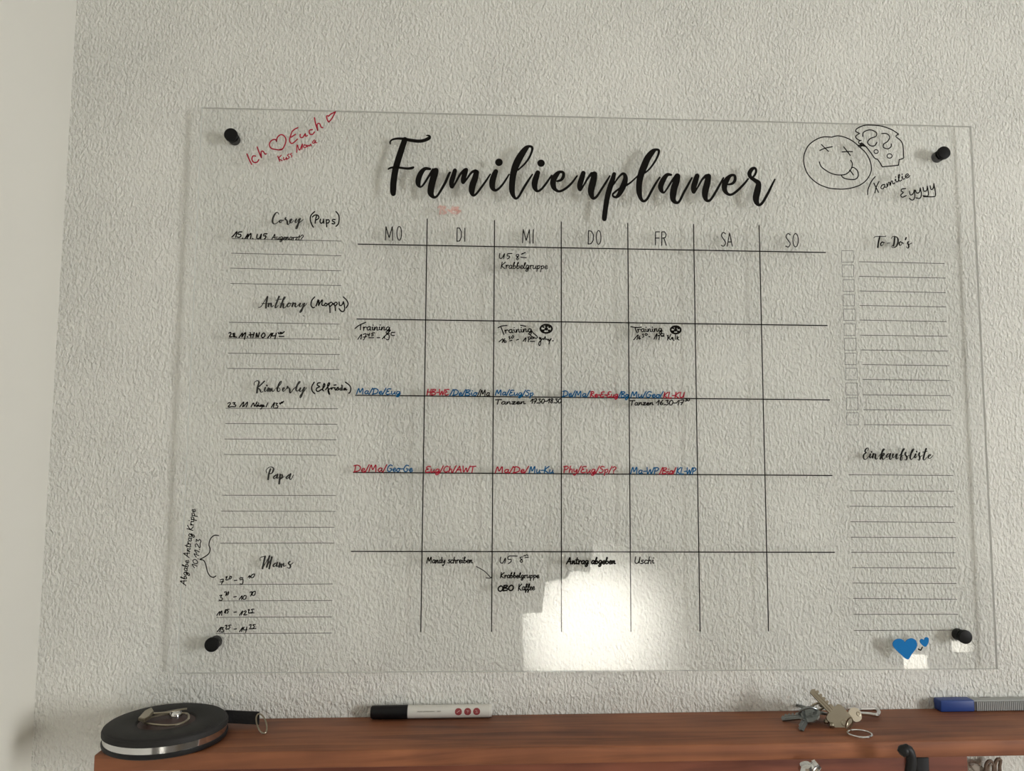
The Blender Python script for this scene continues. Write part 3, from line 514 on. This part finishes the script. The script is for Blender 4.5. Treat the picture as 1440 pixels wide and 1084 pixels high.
for lab, mat, s, a, b, cap in (
    ('blue lesson list in the third row of the first column', 'blue_ink', "Ma/De/Eug", (501.5, 554), (563.5, 554.5), 8), ('red lesson entry in the third row of the second column', 'red_ink', "HB-WE", (600, 555), (631, 555.3), 8),
    ('blue lesson entry in the third row of the second column', 'blue_ink', "/De/Bio", (632.5, 556), (671, 556.4), 8), ('black lesson entry in the third row of the second column', 'black_ink', "/Ma", (671.5, 556.5), (689, 556.7), 8.5),
    ('blue lesson list in the third row of the third column', 'blue_ink', "Ma/Eug/Sp", (696.5, 555.5), (750.5, 556.5), 7.5), ('dance entry in the third day column', 'black_ink', "Tanzen", (696, 568.2), (739, 568.2), 6.5), ('dance times in the third day column', 'black_ink', "17.30-18.30", (746, 567), (789.5, 566.5), 6),
    ('blue lesson entry in the third row of the fourth column', 'blue_ink', "De/Ma/", (791, 557.3), (829, 557.8), 8), ('red lesson entry in the third row of the fourth column', 'red_ink', "Re-E-Eug", (829.8, 558), (869.5, 558.4), 7.5), ('short blue entry at the end of the fourth column', 'blue_ink', "/Bg", (870, 558.5), (884, 558.7), 8),
    ('blue lesson entry in the third row of the fifth column', 'blue_ink', "Mu/Geo/", (887, 558.5), (932, 559), 8), ('red lesson entry in the third row of the fifth column', 'red_ink', "KL-KU", (932.8, 559.3), (962.5, 559.5), 8), ('dance entry in the fifth day column', 'black_ink', "Tanzen 16.30-17", (885.5, 569.6), (961, 569.2), 6.5), ('raised minutes behind the dance entry', 'black_ink', "30", (963.5, 564), (970, 563.6), 3.5),
    ('red lesson entry in the fourth row of the first column', 'red_ink', "De/Ma/", (497.5, 663.4), (543.5, 663.4), 9.5), ('blue lesson entry in the fourth row of the first column', 'blue_ink', "Geo-Ge", (544, 663), (580, 663), 9),
    ('red lesson list in the fourth row of the second column', 'red_ink', "Eug/Ch/AWT", (598, 664), (668, 664), 8.5), ('red lesson entry in the fourth row of the third column', 'red_ink', "Ma/De/", (696.5, 664.5), (743, 664.7), 8.5), ('blue lesson entry in the fourth row of the third column', 'blue_ink', "Mu-Ku", (744, 665), (778.5, 665), 9),
    ('red lesson list in the fourth row of the fourth column', 'red_ink', "Phy/Eug/Sp/?", (792, 664.5), (866.5, 665), 9), ('blue lesson entry at the left of the fourth row, fifth column', 'blue_ink', "Ma-WP", (887, 666), (926.5, 666.2), 9), ('red lesson entry in the fourth row of the fifth column', 'red_ink', "/Bio/", (927.5, 666.4), (950, 666.5), 8.5), ('blue lesson entry at the right of the fourth row, fifth column', 'blue_ink', "KL-WP", (951, 666.3), (978.5, 666.5), 9),
    ('reminder in the bottom row of the second column', 'black_ink', "Mandy schreiben", (600, 792), (664.5, 791.5), 8.5), ('group name in the bottom row of the third column', 'black_ink', "Krabbelgruppe", (703.5, 812.8), (758, 812.5), 7.5), ('thick scribbled word in the bottom row of the third column', 'black_ink', "OBO", (700, 831.3), (722.5, 830), 7.5), ('last word in the bottom row of the third column', 'black_ink', "Kaffee", (728.5, 830.3), (752, 829.5), 9),
    ('entry in the bottom row of the fourth column', 'black_ink', "Antrag abgeben", (796.7, 793), (865.5, 793), 9), ('entry in the bottom row of the fifth column', 'black_ink', "Uschi", (892, 792.6), (920, 792.6), 9.5)):
    with note(lab, mat) as bm: write(bm, s, *a, *b, cap, 2.0 if s in ('OBO', 'Antrag abgeben') else 1.55 if mat == 'black_ink' else 1.6)
with note('arrow pointing right in the bottom row') as bm: pen(bm, "605,200 690,250 755,315|710,322 755,325 775,300 770,280", 590, 770, 7.579, 1.2)
with note('entry with a raised number in the bottom row of the third column') as bm:
    pen(bm, "865,100 858,150 885,165 915,110 908,165|1040,90 950,92 945,125 975,125 975,150 945,170|1095,100 1070,105 1090,130 1100,150 1080,155 1072,140 1095,120|1110,90 1120,80 1125,90 1140,75 1155,85|1125,105 1160,102", 590, 770, 7.579, 1.4)
with part('doodle', 'black_ink', 'round face doodle with crossed eyes and tongue out') as bm:
    g = (1120, 165, 6.545)
    pen(bm, "320,182 250,180 180,205 110,260 70,350 72,440 110,530 190,605 290,648 390,660 480,655 580,625 650,570 688,490 680,410 640,330 590,280 520,220 450,185 380,170 325,182|230,250 265,285 295,312|215,305 260,285 330,270|435,272 465,310 495,350|420,318 465,315 515,315|210,410 230,455 290,500 350,525 410,530 460,520 500,480 515,430 500,395|412,530 430,555 480,570 540,570 568,540 560,490 525,460 510,465|490,485 510,510 525,530", *g, 1.55)
with part('doodle', 'black_ink', 'jagged cloud doodle holding two question marks') as bm:
    pen(bm, "545,130 555,105 620,75 700,72 790,82 880,115 940,155|940,155 915,175 960,215 980,260 985,350 985,375 945,390|945,390 940,440|940,440 870,448 790,455|790,455 770,420 745,385|745,385 720,375 680,320 640,270 600,235|545,130 580,148|580,148 545,175 560,200 590,215|610,175 620,135 680,115 735,140 730,175 680,195 655,230 680,260 720,260 740,230|785,150 830,150 858,180 840,220 805,245 800,275 840,290 870,270 872,245", *g, 1.55)
    pen(bm, "595,212 575,220 575,240 600,240 572,265 592,270 612,242|572,270 595,250 645,272|565,255 640,268", *g, 1.5)
    circle(bm, 1120 + 733 / 6.545, 165 + 315 / 6.545, 3, 2.7, 1.3); circle(bm, 1120 + 857 / 6.545, 165 + 355 / 6.545, 3.6, 3.1, 1.3)
with note('handwritten signature below the doodles') as bm:
    pen(bm, "725,545 690,590 660,660 655,710|712,605 730,640 755,690|760,590 735,640 722,695", *g, 1.55)
    write(bm, "amilie", 1238.5, 267, 1280, 248.5, 9.5, 1.5, .2)
    pen(bm, "1005,655 970,660 965,680 985,690 960,715 975,735 1010,720|1040,680 1050,715 1075,700 1085,668|1085,668 1090,720 1080,755 1060,760 1040,745|1095,670 1105,695 1130,690 1140,650|1140,655 1150,710 1135,745 1100,740|1165,645 1175,680 1200,670 1205,635|1205,640 1215,700 1205,725 1165,720|1230,630 1240,665 1260,650 1265,610|1265,615 1280,715 1255,730 1170,730", *g, 1.6)
with note('small black tick between the two blue hearts') as bm: pen(bm, "572,420 592,432 604,425 615,400|575,424 598,434", 1220, 860, 8, 1.8)

# ------------------------------------------------------------------ standoff screws
CAPY = -0.05 * U
def standoff(px, py, label):
    p = atY(px, py, CAPY); rc, rb = 9.0 / 96 * U * 1.05, 8.0 / 96 * U
    t = thing('standoff_screw', (p.x, WY, p.z), label, 'screw', 'black standoffs holding the planner board')
    bm = bmesh.new(); lathe(bm, [(0, 0), (rb, 0), (rb, WY - PT)], (p.x, WY, p.z), (0, -1, 0), 32); link('barrel', bm, M['black_cap'], t, smooth=True)
    bm = bmesh.new(); k = -CAPY; lathe(bm, [(0, 0), (rc, 0), (rc, k * .75), (rc * .96, k * .93), (rc * .86, k), (0, k)], (p.x, 0, p.z), (0, -1, 0), 32); link('cap', bm, M['black_cap'], t, smooth=True)
standoff(324, 188.7, 'black standoff screw through the board left of the red greeting')
standoff(1328.5, 214, 'black standoff screw through the board beside the jagged cloud doodle')
standoff(297, 907, 'black standoff screw through the board below the handwritten times')
standoff(1358.7, 896, 'black standoff screw through the board beside the blue hearts')

# ------------------------------------------------------------------ heart stickers
def heart(name, pts, label, rim):
    P = [(1220 + x / 8, 860 + y / 8) for x, y in pts]; cx = sum(p[0] for p in P) / len(P); cy = sum(p[1] for p in P) / len(P)
    Pd = smooth_path(P, 1.2, True); c = atY(cx, cy, 0)
    t = thing(name, (c.x, 0, c.z), label, 'sticker', 'blue heart stickers')
    n = len(Pd); off = []
    for i in range(n):
        a, b = Pd[i - 1], Pd[(i + 1) % n]; l = math.hypot(b[0] - a[0], b[1] - a[1]) or 1; off.append((Pd[i][0] - (b[1] - a[1]) / l * -rim, Pd[i][1] + (b[0] - a[0]) / l * -rim))
    bm = bmesh.new(); prism(bm, [atY(*q, -.0002) for q in off], Vector((0, .0002, 0))); link('white_border', bm, M['white_rim'], t, 'thin white border')
    bm = bmesh.new(); prism(bm, [atY(*q, -.0012) for q in Pd], Vector((0, .001, 0))); link('heart_face', bm, M['heart_blue'], t, 'blue heart face')
heart('heart_sticker', [(424, 345), (405, 322), (370, 306), (325, 312), (292, 340), (286, 375), (305, 410), (370, 475), (452, 538), (500, 475), (545, 415), (558, 370), (545, 325), (510, 302), (475, 304), (440, 322)], 'larger blue heart sticker with white border at the lower right of the board', 1.0)
heart('heart_sticker', [(638, 322), (622, 308), (600, 312), (590, 335), (605, 362), (650, 396), (680, 362), (690, 325), (685, 295), (665, 288), (645, 298)], 'smaller tilted blue heart sticker right of the larger heart', .8)

# ------------------------------------------------------------------ wall shelf
SA = atY(370, 1009.5, WY); SB = atY(1240, 996.5, WY); SX = (SB - SA).normalized(); SY = Vector((0, -1, 0)); SN = SX.cross(Vector((0, 1, 0))).normalized()
if SN.z < 0: SN = -SN
def shelf(x, y, z): return SA + SX * ((x - SA.x) / SX.x) + SY * y + SN * z     # x world, y out from the wall, z above the shelf top
def on_shelf(px, py, h=0.0):
    dd = wray(px, py); return CAM + dd * ((SA + SN * h - CAM).dot(SN) / dd.dot(SN))
def at_y(px, py, out): return atY(px, py, WY - out)          # a pixel at a distance out from the wall
DEP = .0975; THK = .0157
xl = on_shelf(137, 1057.5).x; xr = 1.35
rack = thing('wall_shelf', shelf((xl + xr) / 2, 0, -.09), 'red-brown wooden shelf with coat hooks on the wall below the board', 'shelf')
fr = lambda v: shelf(v.x, v.y, v.z)
bm = bmesh.new(); box(bm, (xl, 0.0005, -THK), (xr, DEP, 0), .0018, fr); link('shelf_board', bm, M['wood'], rack, smooth=True)
rx1 = at_y(1360.5, 1075, .018).x
bm = bmesh.new(); box(bm, (xl + .05, 0.0005, -.10), (rx1, .018, -THK), .001, fr); link('back_rail', bm, M['wood_rail'], rack, 'redder wooden rail under the shelf', smooth=True)
# black hook
def bez(pts, n=6): return smooth_path([tuple(p) for p in pts], .0015)
hk_o = DEP + .022
h0 = at_y(1277, 1052, hk_o)
hook = thing('coat_hook', (0, 0, 0), '', ''); 
def hook_empty():
    for k in list(hook.keys()): del hook[k]
    hook.parent = rack; hook.location = Vector((h0.x, WY - .02, h0.z - .03)) - rack.location
hook_empty()
def sub(name, bm, mat, par, label=None, smooth=True): return link(name, bm, M[mat], par, label, smooth)
bm = bmesh.new(); q0, q1 = at_y(1287, 1068, .024), at_y(1305.5, 1068, .024); xp = (q0.x + q1.x) / 2
u1, u2, u3, u4, u5 = [at_y(x, y, hk_o) for x, y in ((1279, 1090), (1281.5, 1072), (1279.5, 1058), (1274.5, 1053), (1271, 1055.5))]
tube(bm, bez([(xp, WY - .02, u1.z - .045), (xp - .004, WY - .05, u1.z - .055), (u1.x + .002, WY - .10, u1.z - .045), (u1.x, u1.y + .004, u1.z - .02), u1, u2, u3, u4, u5]), .0047, segs=16)
lathe(bm, [(0, -.005), (.0035, -.0042), (.0053, -.0015), (.0055, .001), (.004, .0042), (0, .0052)], u5, (-.7, 0, -.6), 24)
sub('prong', bm, 'black_plastic', hook)
bm = bmesh.new(); box(bm, (q0.x, WY - .026, q0.z - .09), (q1.x, WY - .018, q0.z + .003), .0015); sub('base_plate', bm, 'black_plastic', hook)
# chrome hook
hook2 = thing('coat_hook', (0, 0, 0), '', '')
c0 = at_y(1138, 1079, DEP + .012)
for k in list(hook2.keys()): del hook2[k]
hook2.parent = rack; hook2.location = Vector((c0.x, WY - .02, c0.z - .02)) - rack.location
bm = bmesh.new()
tube(bm, bez([(c0.x, WY - .018, c0.z - .075), (c0.x, WY - .06, c0.z - .08), (c0.x, WY - .098, c0.z - .055), (c0.x, WY - DEP - .010, c0.z - .008)]), .0032, segs=14); sub('prong', bm, 'chrome', hook2)
bm = bmesh.new(); b1 = at_y(1133, 1081, DEP + .012); lathe(bm, [(0, -.0065), (.0045, -.005), (.0068, 0), (.005, .0052), (0, .0068)], b1, (-.2, -.4, .9), 24)
b2 = at_y(1143, 1079, DEP + .011); ax = Vector((.75, -.1, .65)).normalized(); lathe(bm, [(0, -.008), (.0055, -.006), (.0062, -.003), (.0052, -.002), (.0062, -.001), (.0062, .0012), (.0052, .002), (.006, .003), (.005, .006), (0, .0075)], b2, ax, 24); sub('knob', bm, 'chrome', hook2)
bm = bmesh.new(); lathe(bm, [(0, 0), (.012, 0), (.012, .003), (.010, .005), (0, .005)], (c0.x, WY - .018, c0.z - .075), (0, -1, 0), 28); sub('base_plate', bm, 'chrome', hook2)

# ------------------------------------------------------------------ tape measure reel
RX, RY, RR, RH = -.195 / .06 * U, .0585, .0572, .0182
reel = thing('tape_measure', shelf(RX, RY, 0), 'black round tape measure reel with chrome band at the left end of the shelf', 'tape measure')
rc = shelf(RX, RY, 0)
bm = bmesh.new(); lathe(bm, [(0, 0), (RR * .96, 0), (RR * .99, .001), (RR, .003), (RR, RH * .27), (RR * .985, RH * .27 + .0004), (0, RH * .27 + .0004)], rc, SN, 96); link('lower_case', bm, M['black_plastic'], reel, smooth=True)
bm = bmesh.new(); lathe(bm, [(RR * .5, RH * .26), (RR * .982, RH * .26), (RR * .982, RH * .64), (RR * .5, RH * .64)], rc, SN, 96); link('metal_band', bm, M['chrome'], reel, 'shiny chrome band', smooth=True)
bm = bmesh.new(); lathe(bm, [(0, RH * .62), (RR * .985, RH * .62), (RR, RH * .63), (RR, RH * .80), (RR * .985, RH * .9), (RR * .975, RH * .91), (RR * .97, RH * .905), (RR * .955, RH * .97), (RR * .93, RH), (RR * .50, RH), (RR * .485, RH * .97), (RR * .47, RH * .88), (0, RH * .88)], rc, SN, 96); link('upper_case', bm, M['dark_disc'], reel, smooth=True)
bm = bmesh.new(); lathe(bm, [(0, RH * .881), (RR * .46, RH * .881), (RR * .46, RH * .90), (0, RH * .90)], rc, SN, 64); link('crank_recess', bm, M['recess_red_reflection'], reel, 'dark round recess with painted red-brown reflection', smooth=True)
hub = on_shelf(247, 1008, RH * .9)
bm = bmesh.new(); lathe(bm, [(0, 0), (.0062, 0), (.0062, .003), (.005, .0052), (.0035, .006), (0, .006)], hub, SN, 28); link('crank_hub', bm, M['chrome'], reel, smooth=True)
crank = thing('crank_handle', (0, 0, 0), '', ''); 
for k in list(crank.keys()): del crank[k]
crank.parent = reel; crank.location = (0, 0, RH * .9)
hr = RH + .0015
loop = [on_shelf(x, y, hr) for x, y in ((202, 1015), (215, 1018.5), (235, 1020), (252, 1018), (264, 1012), (264, 1004), (252, 1002.5), (235, 1004), (215, 1008))]
lp = smooth_path([tuple(p) for p in loop], .002, True)
bm = bmesh.new(); tube(bm, lp, .0011, True, 10); link('wire_loop', bm, M['nickel'], crank, smooth=True)
arm = smooth_path([tuple(on_shelf(x, y, hr + .003)) for x, y in ((213, 1003), (230, 1002), (248, 998.5), (263, 996.5))], .002)
bm = bmesh.new(); tube(bm, arm, .0021, False, 10, .35, up=tuple(SN)); link('arm', bm, M['nickel'], crank, smooth=True)
hg = [on_shelf(x, y, hr + .002) for x, y in ((194, 1014), (203, 1004), (213, 999), (216, 1004), (210, 1012), (203, 1016))]
bm = bmesh.new(); prism(bm, hg, SN * .0035); bmesh.ops.bevel(bm, geom=list(bm.edges), offset=.0006, segments=2, affect='EDGES'); link('hinge', bm, M['nickel'], crank, smooth=True)
# tape end with ring
s0 = on_shelf(316, 1016.5, .0035); s1 = on_shelf(364, 1019, .0035)
st = []
for tt in (0, .25, .5, .75, 1): st.append(s0.lerp(s1, tt))
bm = bmesh.new(); hgt = .0125
poly = [p for p in st] + [p + SN * hgt for p in reversed(st)]
prism(bm, poly, Vector((0, .0018, 0))); link('tape_strap', bm, M['strap'], reel, 'black tape end tab')
bm = bmesh.new(); pb = on_shelf(371, 1031, .0012); pt_ = s1 + SN * .0108; rcx = (pb + pt_) / 2; e = (pt_ - pb) / 2
ring = [rcx + e * math.cos(a) + SX * (math.sin(a) * .0048) for a in [2 * math.pi * i / 32 for i in range(32)]]
tube(bm, ring, .0008, True, 8); link('end_ring', bm, M['nickel'], reel, 'thin metal ring', smooth=True)

# ------------------------------------------------------------------ marker pen
PR = .0066; py_ = PR + .0022
xa, xb, xc = [at_y(x, 999, py_ + PR).x for x in (520.5, 573, 691.5)]
penr = thing('marker_pen', shelf((xa + xc) / 2, py_, 0), 'white whiteboard marker with black cap lying on the shelf against the wall', 'marker')
PC = shelf(0, py_, PR + .0004); PC = lambda x: shelf(x, py_, PR + .0004)
L = xb - xa
bm = bmesh.new(); lathe(bm, [(0, 0), (PR * .8, 0), (PR * .97, .001), (PR * 1.02, .003), (PR * 1.05, L - .002), (PR * 1.05, L), (0, L)], PC(xa), SX, 40); link('cap', bm, M['pen_black'], penr, 'black cap', smooth=True)
L2 = xc - xb
bm = bmesh.new(); lathe(bm, [(0, 0), (PR, 0), (PR, L2 - .0022), (PR * .93, L2 - .002), (PR * .93, L2 - .0003), (PR * .9, L2), (0, L2)], PC(xb), SX, 40); link('barrel', bm, M['pen_white'], penr, 'white barrel', smooth=True)
vd = (CAM - PC((xb + xc) / 2)).normalized(); th0 = math.atan2(vd.dot(SN), vd.dot(SY)) - .12
def onpen(x, v, rr=PR + .00008):   # x along the pen, v up around the barrel
    a = th0 + v / PR; return PC(x) + (SY * math.cos(a) + SN * math.sin(a)) * rr
def pen_disc(bm, x, r_, lift=0, n=24, v0=0):
    c_ = bm.verts.new(onpen(x, v0, PR + .00012 + lift)); rgs = []
    for q in (.5, 1): rgs.append([bm.verts.new(onpen(x + r_ * q * math.cos(2 * math.pi * i / n), v0 + r_ * q * math.sin(2 * math.pi * i / n), PR + .00012 + lift)) for i in range(n)])
    for i in range(n): bm.faces.new((c_, rgs[0][i], rgs[0][(i + 1) % n])); bm.faces.new((rgs[0][i], rgs[1][i], rgs[1][(i + 1) % n], rgs[0][(i + 1) % n]))
for i, pxx in enumerate((644.7, 657.7, 670.3)):
    x_ = at_y(pxx, 999, py_ + PR).x; bm = bmesh.new(); pen_disc(bm, x_, .0037); dsc = link('round_mark', bm, M['pen_red'], penr, 'round red mark')
    bm = bmesh.new()
    marks = ([(-.0016, -.0008), (.0014, .0012)], [(-.0012, .001), (.0012, .001), (0, -.0016), (0, .001)], [(-.0012, .0012), (.0008, .0002), (-.001, -.0012), (.0014, -.001)])[i]
    tube(bm, [onpen(x_ + a, b, PR + .0002) for a, b in marks], .00028, False, 6); link('symbol', bm, M['pen_pale'], penr, 'pale symbol on a round red mark')
bm = bmesh.new()
for a_, b_ in ((587, 594), (595.5, 611), (615, 620)):
    k = int((b_ - a_) * 1.6); tube(bm, [onpen(at_y(a_ + (b_ - a_) * i / k, 999, py_ + PR).x, .0007 + (.00055 if i % 2 else -.00055), PR + .00012) for i in range(k + 1)], .00016, False, 5)
link('small_print', bm, M['pen_grey'], penr, 'fine grey illegible print')

# ------------------------------------------------------------------ blue and grey box
k0 = on_shelf(1323.3, 1001.6); k1 = on_shelf(1370.7, 1000.6); yo = WY - k0.y
ztop = (atY(1323.3, 985.2, k0.y) - k0).z
yb = max(.0015, WY - on_shelf(1308, 977.5, ztop).y)
bxo = thing('plastic_box', shelf((k0.x + k1.x) / 2 + .05, (yo + yb) / 2, 0), 'flat blue and grey ribbed plastic box at the right end of the shelf', 'box')
bm = bmesh.new(); box(bm, (k0.x, yb, .0002), (k1.x, yo, ztop), .0012, fr); link('blue_end', bm, M['box_blue'], bxo, 'blue end piece', smooth=True)
gx1 = k1.x + .135
bm = bmesh.new(); box(bm, (k1.x + .0003, yb + .001, .0004), (gx1, yo - .0024, ztop - .0008), .0006, fr)
nr = 60
for i in range(nr):
    xx = k1.x + .003 + (gx1 - k1.x - .006) * i / nr
    box(bm, (xx, yo - .0030, .0008), (xx + .0012, yo - .0004, ztop - .002), 0, fr)
link('ribbed_body', bm, M['box_grey'], bxo, 'grey ribbed body', smooth=False)
bm = bmesh.new(); tc_ = on_shelf(1384, 979, ztop - .001)
box(bm, (tc_.x - .006, WY - tc_.y - .002, ztop - .0013), (tc_.x + .006, WY - tc_.y + .002, ztop - .0010), 0, fr); link('small_mark', bm, M['box_text'], bxo, 'small grey smudge')
bm = bmesh.new(); box(bm, (gx1 + .0003, yb, .0002), (gx1 + .055, yo, ztop), .0012, fr); link('blue_end', bm, M['box_blue'], bxo, 'blue end piece', smooth=True)

# ------------------------------------------------------------------ bunch of keys
keys = thing('key_bunch', on_shelf(1165, 1020), 'bunch of metal keys on rings lying on the shelf right of its middle', 'keys')
def key(bowc, tip, normal, bow_r, mat, thick=.0022, teeth=5, square=True):
    """bow centre, blade tip, face normal"""
    ax = (tip - bowc); Lk = ax.length; ax.normalize(); nn = Vector(normal); nn = (nn - ax * nn.dot(ax)).normalized(); sd = nn.cross(ax)
    P2 = []
    if square: outline = [(-1.0, -.55), (-.9, -.85), (-.6, -1.0), (.75, -1.05), (.95, -.9), (1.0, -.42)]
    else: outline = [(-.98, -.3), (-.75, -.72), (-.3, -.97), (.25, -.97), (.7, -.7), (.98, -.42)]
    P2 += [(a * bow_r, b * bow_r) for a, b in outline]
    bw = bow_r * .40; P2 += [(bow_r * 1.12, -bw)]
    x = bow_r * 1.25; dx = (Lk - x) / (teeth * 2 + 1)
    for i in range(teeth):
        P2 += [(x, -bw), (x + dx * .9, -bw), (x + dx * 1.2, -bw * (.35 + .3 * ((i * 7) % 3) / 2)), (x + dx * 1.7, -bw * (.35 + .3 * ((i * 7) % 3) / 2))]; x += dx * 2
    P2 += [(Lk - bw * .5, -bw * .8), (Lk, 0), (Lk - bw * .3, bw * .9), (bow_r * 1.12, bw)]
    P2 += [(a * bow_r, -b * bow_r) for a, b in reversed(outline)]
    org = bowc
    bm = bmesh.new(); prism(bm, [org + ax * a + sd * b + nn * (thick / 2) for a, b in P2], nn * -thick)
    # grooves along the blade as raised ribs, and a raised rim round the hole
    for v in (-.25, .45):
        rb = [org + ax * a + sd * (bw * v) + nn * (thick / 2) for a in (bow_r * 1.0, Lk - bw)]
        tube(bm, rb, .0005, False, 6)
    hole_c = org - ax * (bow_r * .55)
    rimp = [hole_c + (ax * math.cos(t) + sd * math.sin(t)) * bow_r * .28 + nn * (thick / 2) for t in [2 * math.pi * i / 20 for i in range(20)]]
    tube(bm, rimp, .0005, True, 6)
    link('key', bm, M[mat], keys)
def K(x, y, h): return on_shelf(1080 + x / 8, 960 + y / 8, h)
def Ky(x, y, out): return at_y(1080 + x / 8, 960 + y / 8, out)
key(Ky(805, 400, .052), Ky(488, 75, .040), (0.05, -.95, .25), .0104, 'nickel', teeth=5)
key(Ky(975, 360, .045), Ky(650, 430, .050), (.1, -.9, .4), .0070, 'nickel', teeth=4, square=False)
key(K(470, 360, .010), K(150, 400, .002), (.1, -.6, .8), .0100, 'dark_nickel', teeth=4, square=False)
key(K(440, 370, .008), K(365, 530, .0015), (.7, -.1, .7), .0080, 'dark_nickel', teeth=3, square=False)
key(K(560, 330, .009), K(330, 250, .004), (.2, -.6, .8), .0095, 'dark_nickel', teeth=3, square=False)
def oval(name, c, e1, e2, a, b, rad, mat):
    bm = bmesh.new(); e1 = Vector(e1).normalized(); e2 = Vector(e2); e2 = (e2 - e1 * e2.dot(e1)).normalized()
    tube(bm, [c + e1 * math.cos(t) * a + e2 * math.sin(t) * b for t in [2 * math.pi * i / 36 for i in range(36)]], rad, True, 10); return link(name, bm, M[mat], keys, smooth=True)
oval('key_ring', K(1032, 572, .002), SX, SY, .0112, .0105, .0010, 'chrome')
oval('key_ring', K(915, 455, .008), (.15, -.5, .85), (.5, -.8, -.1), .0075, .0028, .0007, 'nickel')
oval('key_ring', K(460, 345, .010), (1, -.1, .0), (0, -.55, .85), .0095, .0090, .0013, 'dark_nickel')
oval('key_ring', K(560, 270, .012), (.9, -.2, .35), (0, -.5, .8), .0075, .0055, .0012, 'nickel')
# clip at the right
bm = bmesh.new(); cl = [K(x, y, .004) for x, y in ((900, 292), (1020, 300), (1140, 300), (1215, 298), (1245, 325), (1225, 362), (1130, 352), (1040, 345))]
tube(bm, smooth_path([tuple(p) for p in cl], .0015), .0021, False, 10)
for x, y in ((1218, 297), (1226, 363), (1025, 300)): 
    q = K(x, y, .0042); lathe(bm, [(0, -.0023), (.0017, -.0017), (.0024, 0), (.0017, .0017), (0, .0023)], q, SN, 16)
link('clip', bm, M['chrome'], keys, 'small chrome clip', smooth=True)
bm = bmesh.new()
for x, y, h_ in ((715, 475, .003), (655, 435, .004), (600, 245, .014)):
    q = K(x, y, h_); lathe(bm, [(0, -.0028), (.002, -.002), (.0028, 0), (.002, .002), (0, .0028)], q, SN, 16)
link('ball_links', bm, M['nickel'], keys, smooth=True)

# ------------------------------------------------------------------ cords hanging below the shelf
cz = at_y(1395, 1074, .012)
cords = thing('cord_bundle', (cz.x, cz.y, cz.z - .06), 'brown and grey cord loops hanging under the shelf right of the wooden rail', 'cord')
def pc(x, y, out=.012): return at_y(1230 + x / 6.857, 960 + y / 6.857, out)
for pts, rad, mat in (([(1065, 900), (1070, 800), (1100, 752), (1135, 765), (1145, 830), (1140, 920)], .0017, 'cord'), ([(1110, 900), (1105, 820), (1120, 780), (1160, 800), (1175, 900)], .0014, 'shell'),
                      ([(1165, 900), (1160, 790), (1185, 735), (1215, 745), (1205, 800), (1210, 900)], .0018, 'cord'), ([(1080, 900), (1085, 830), (1105, 790)], .0014, 'cord')):
    bm = bmesh.new(); tube(bm, smooth_path([tuple(pc(x, y)) for x, y in pts], .0015), rad, False, 8); link('cord_loop', bm, M[mat], cords, smooth=True)
bm = bmesh.new(); prism(bm, [pc(x, y, .010) for x, y in ((918, 790), (960, 778), (1030, 800), (1065, 830), (1060, 900), (985, 880), (935, 830))], Vector((0, .004, 0)))
bmesh.ops.bevel(bm, geom=list(bm.edges), offset=.0012, segments=2, affect='EDGES'); link('pendant', bm, M['shell'], cords, 'flat grey-brown pendant', smooth=True)
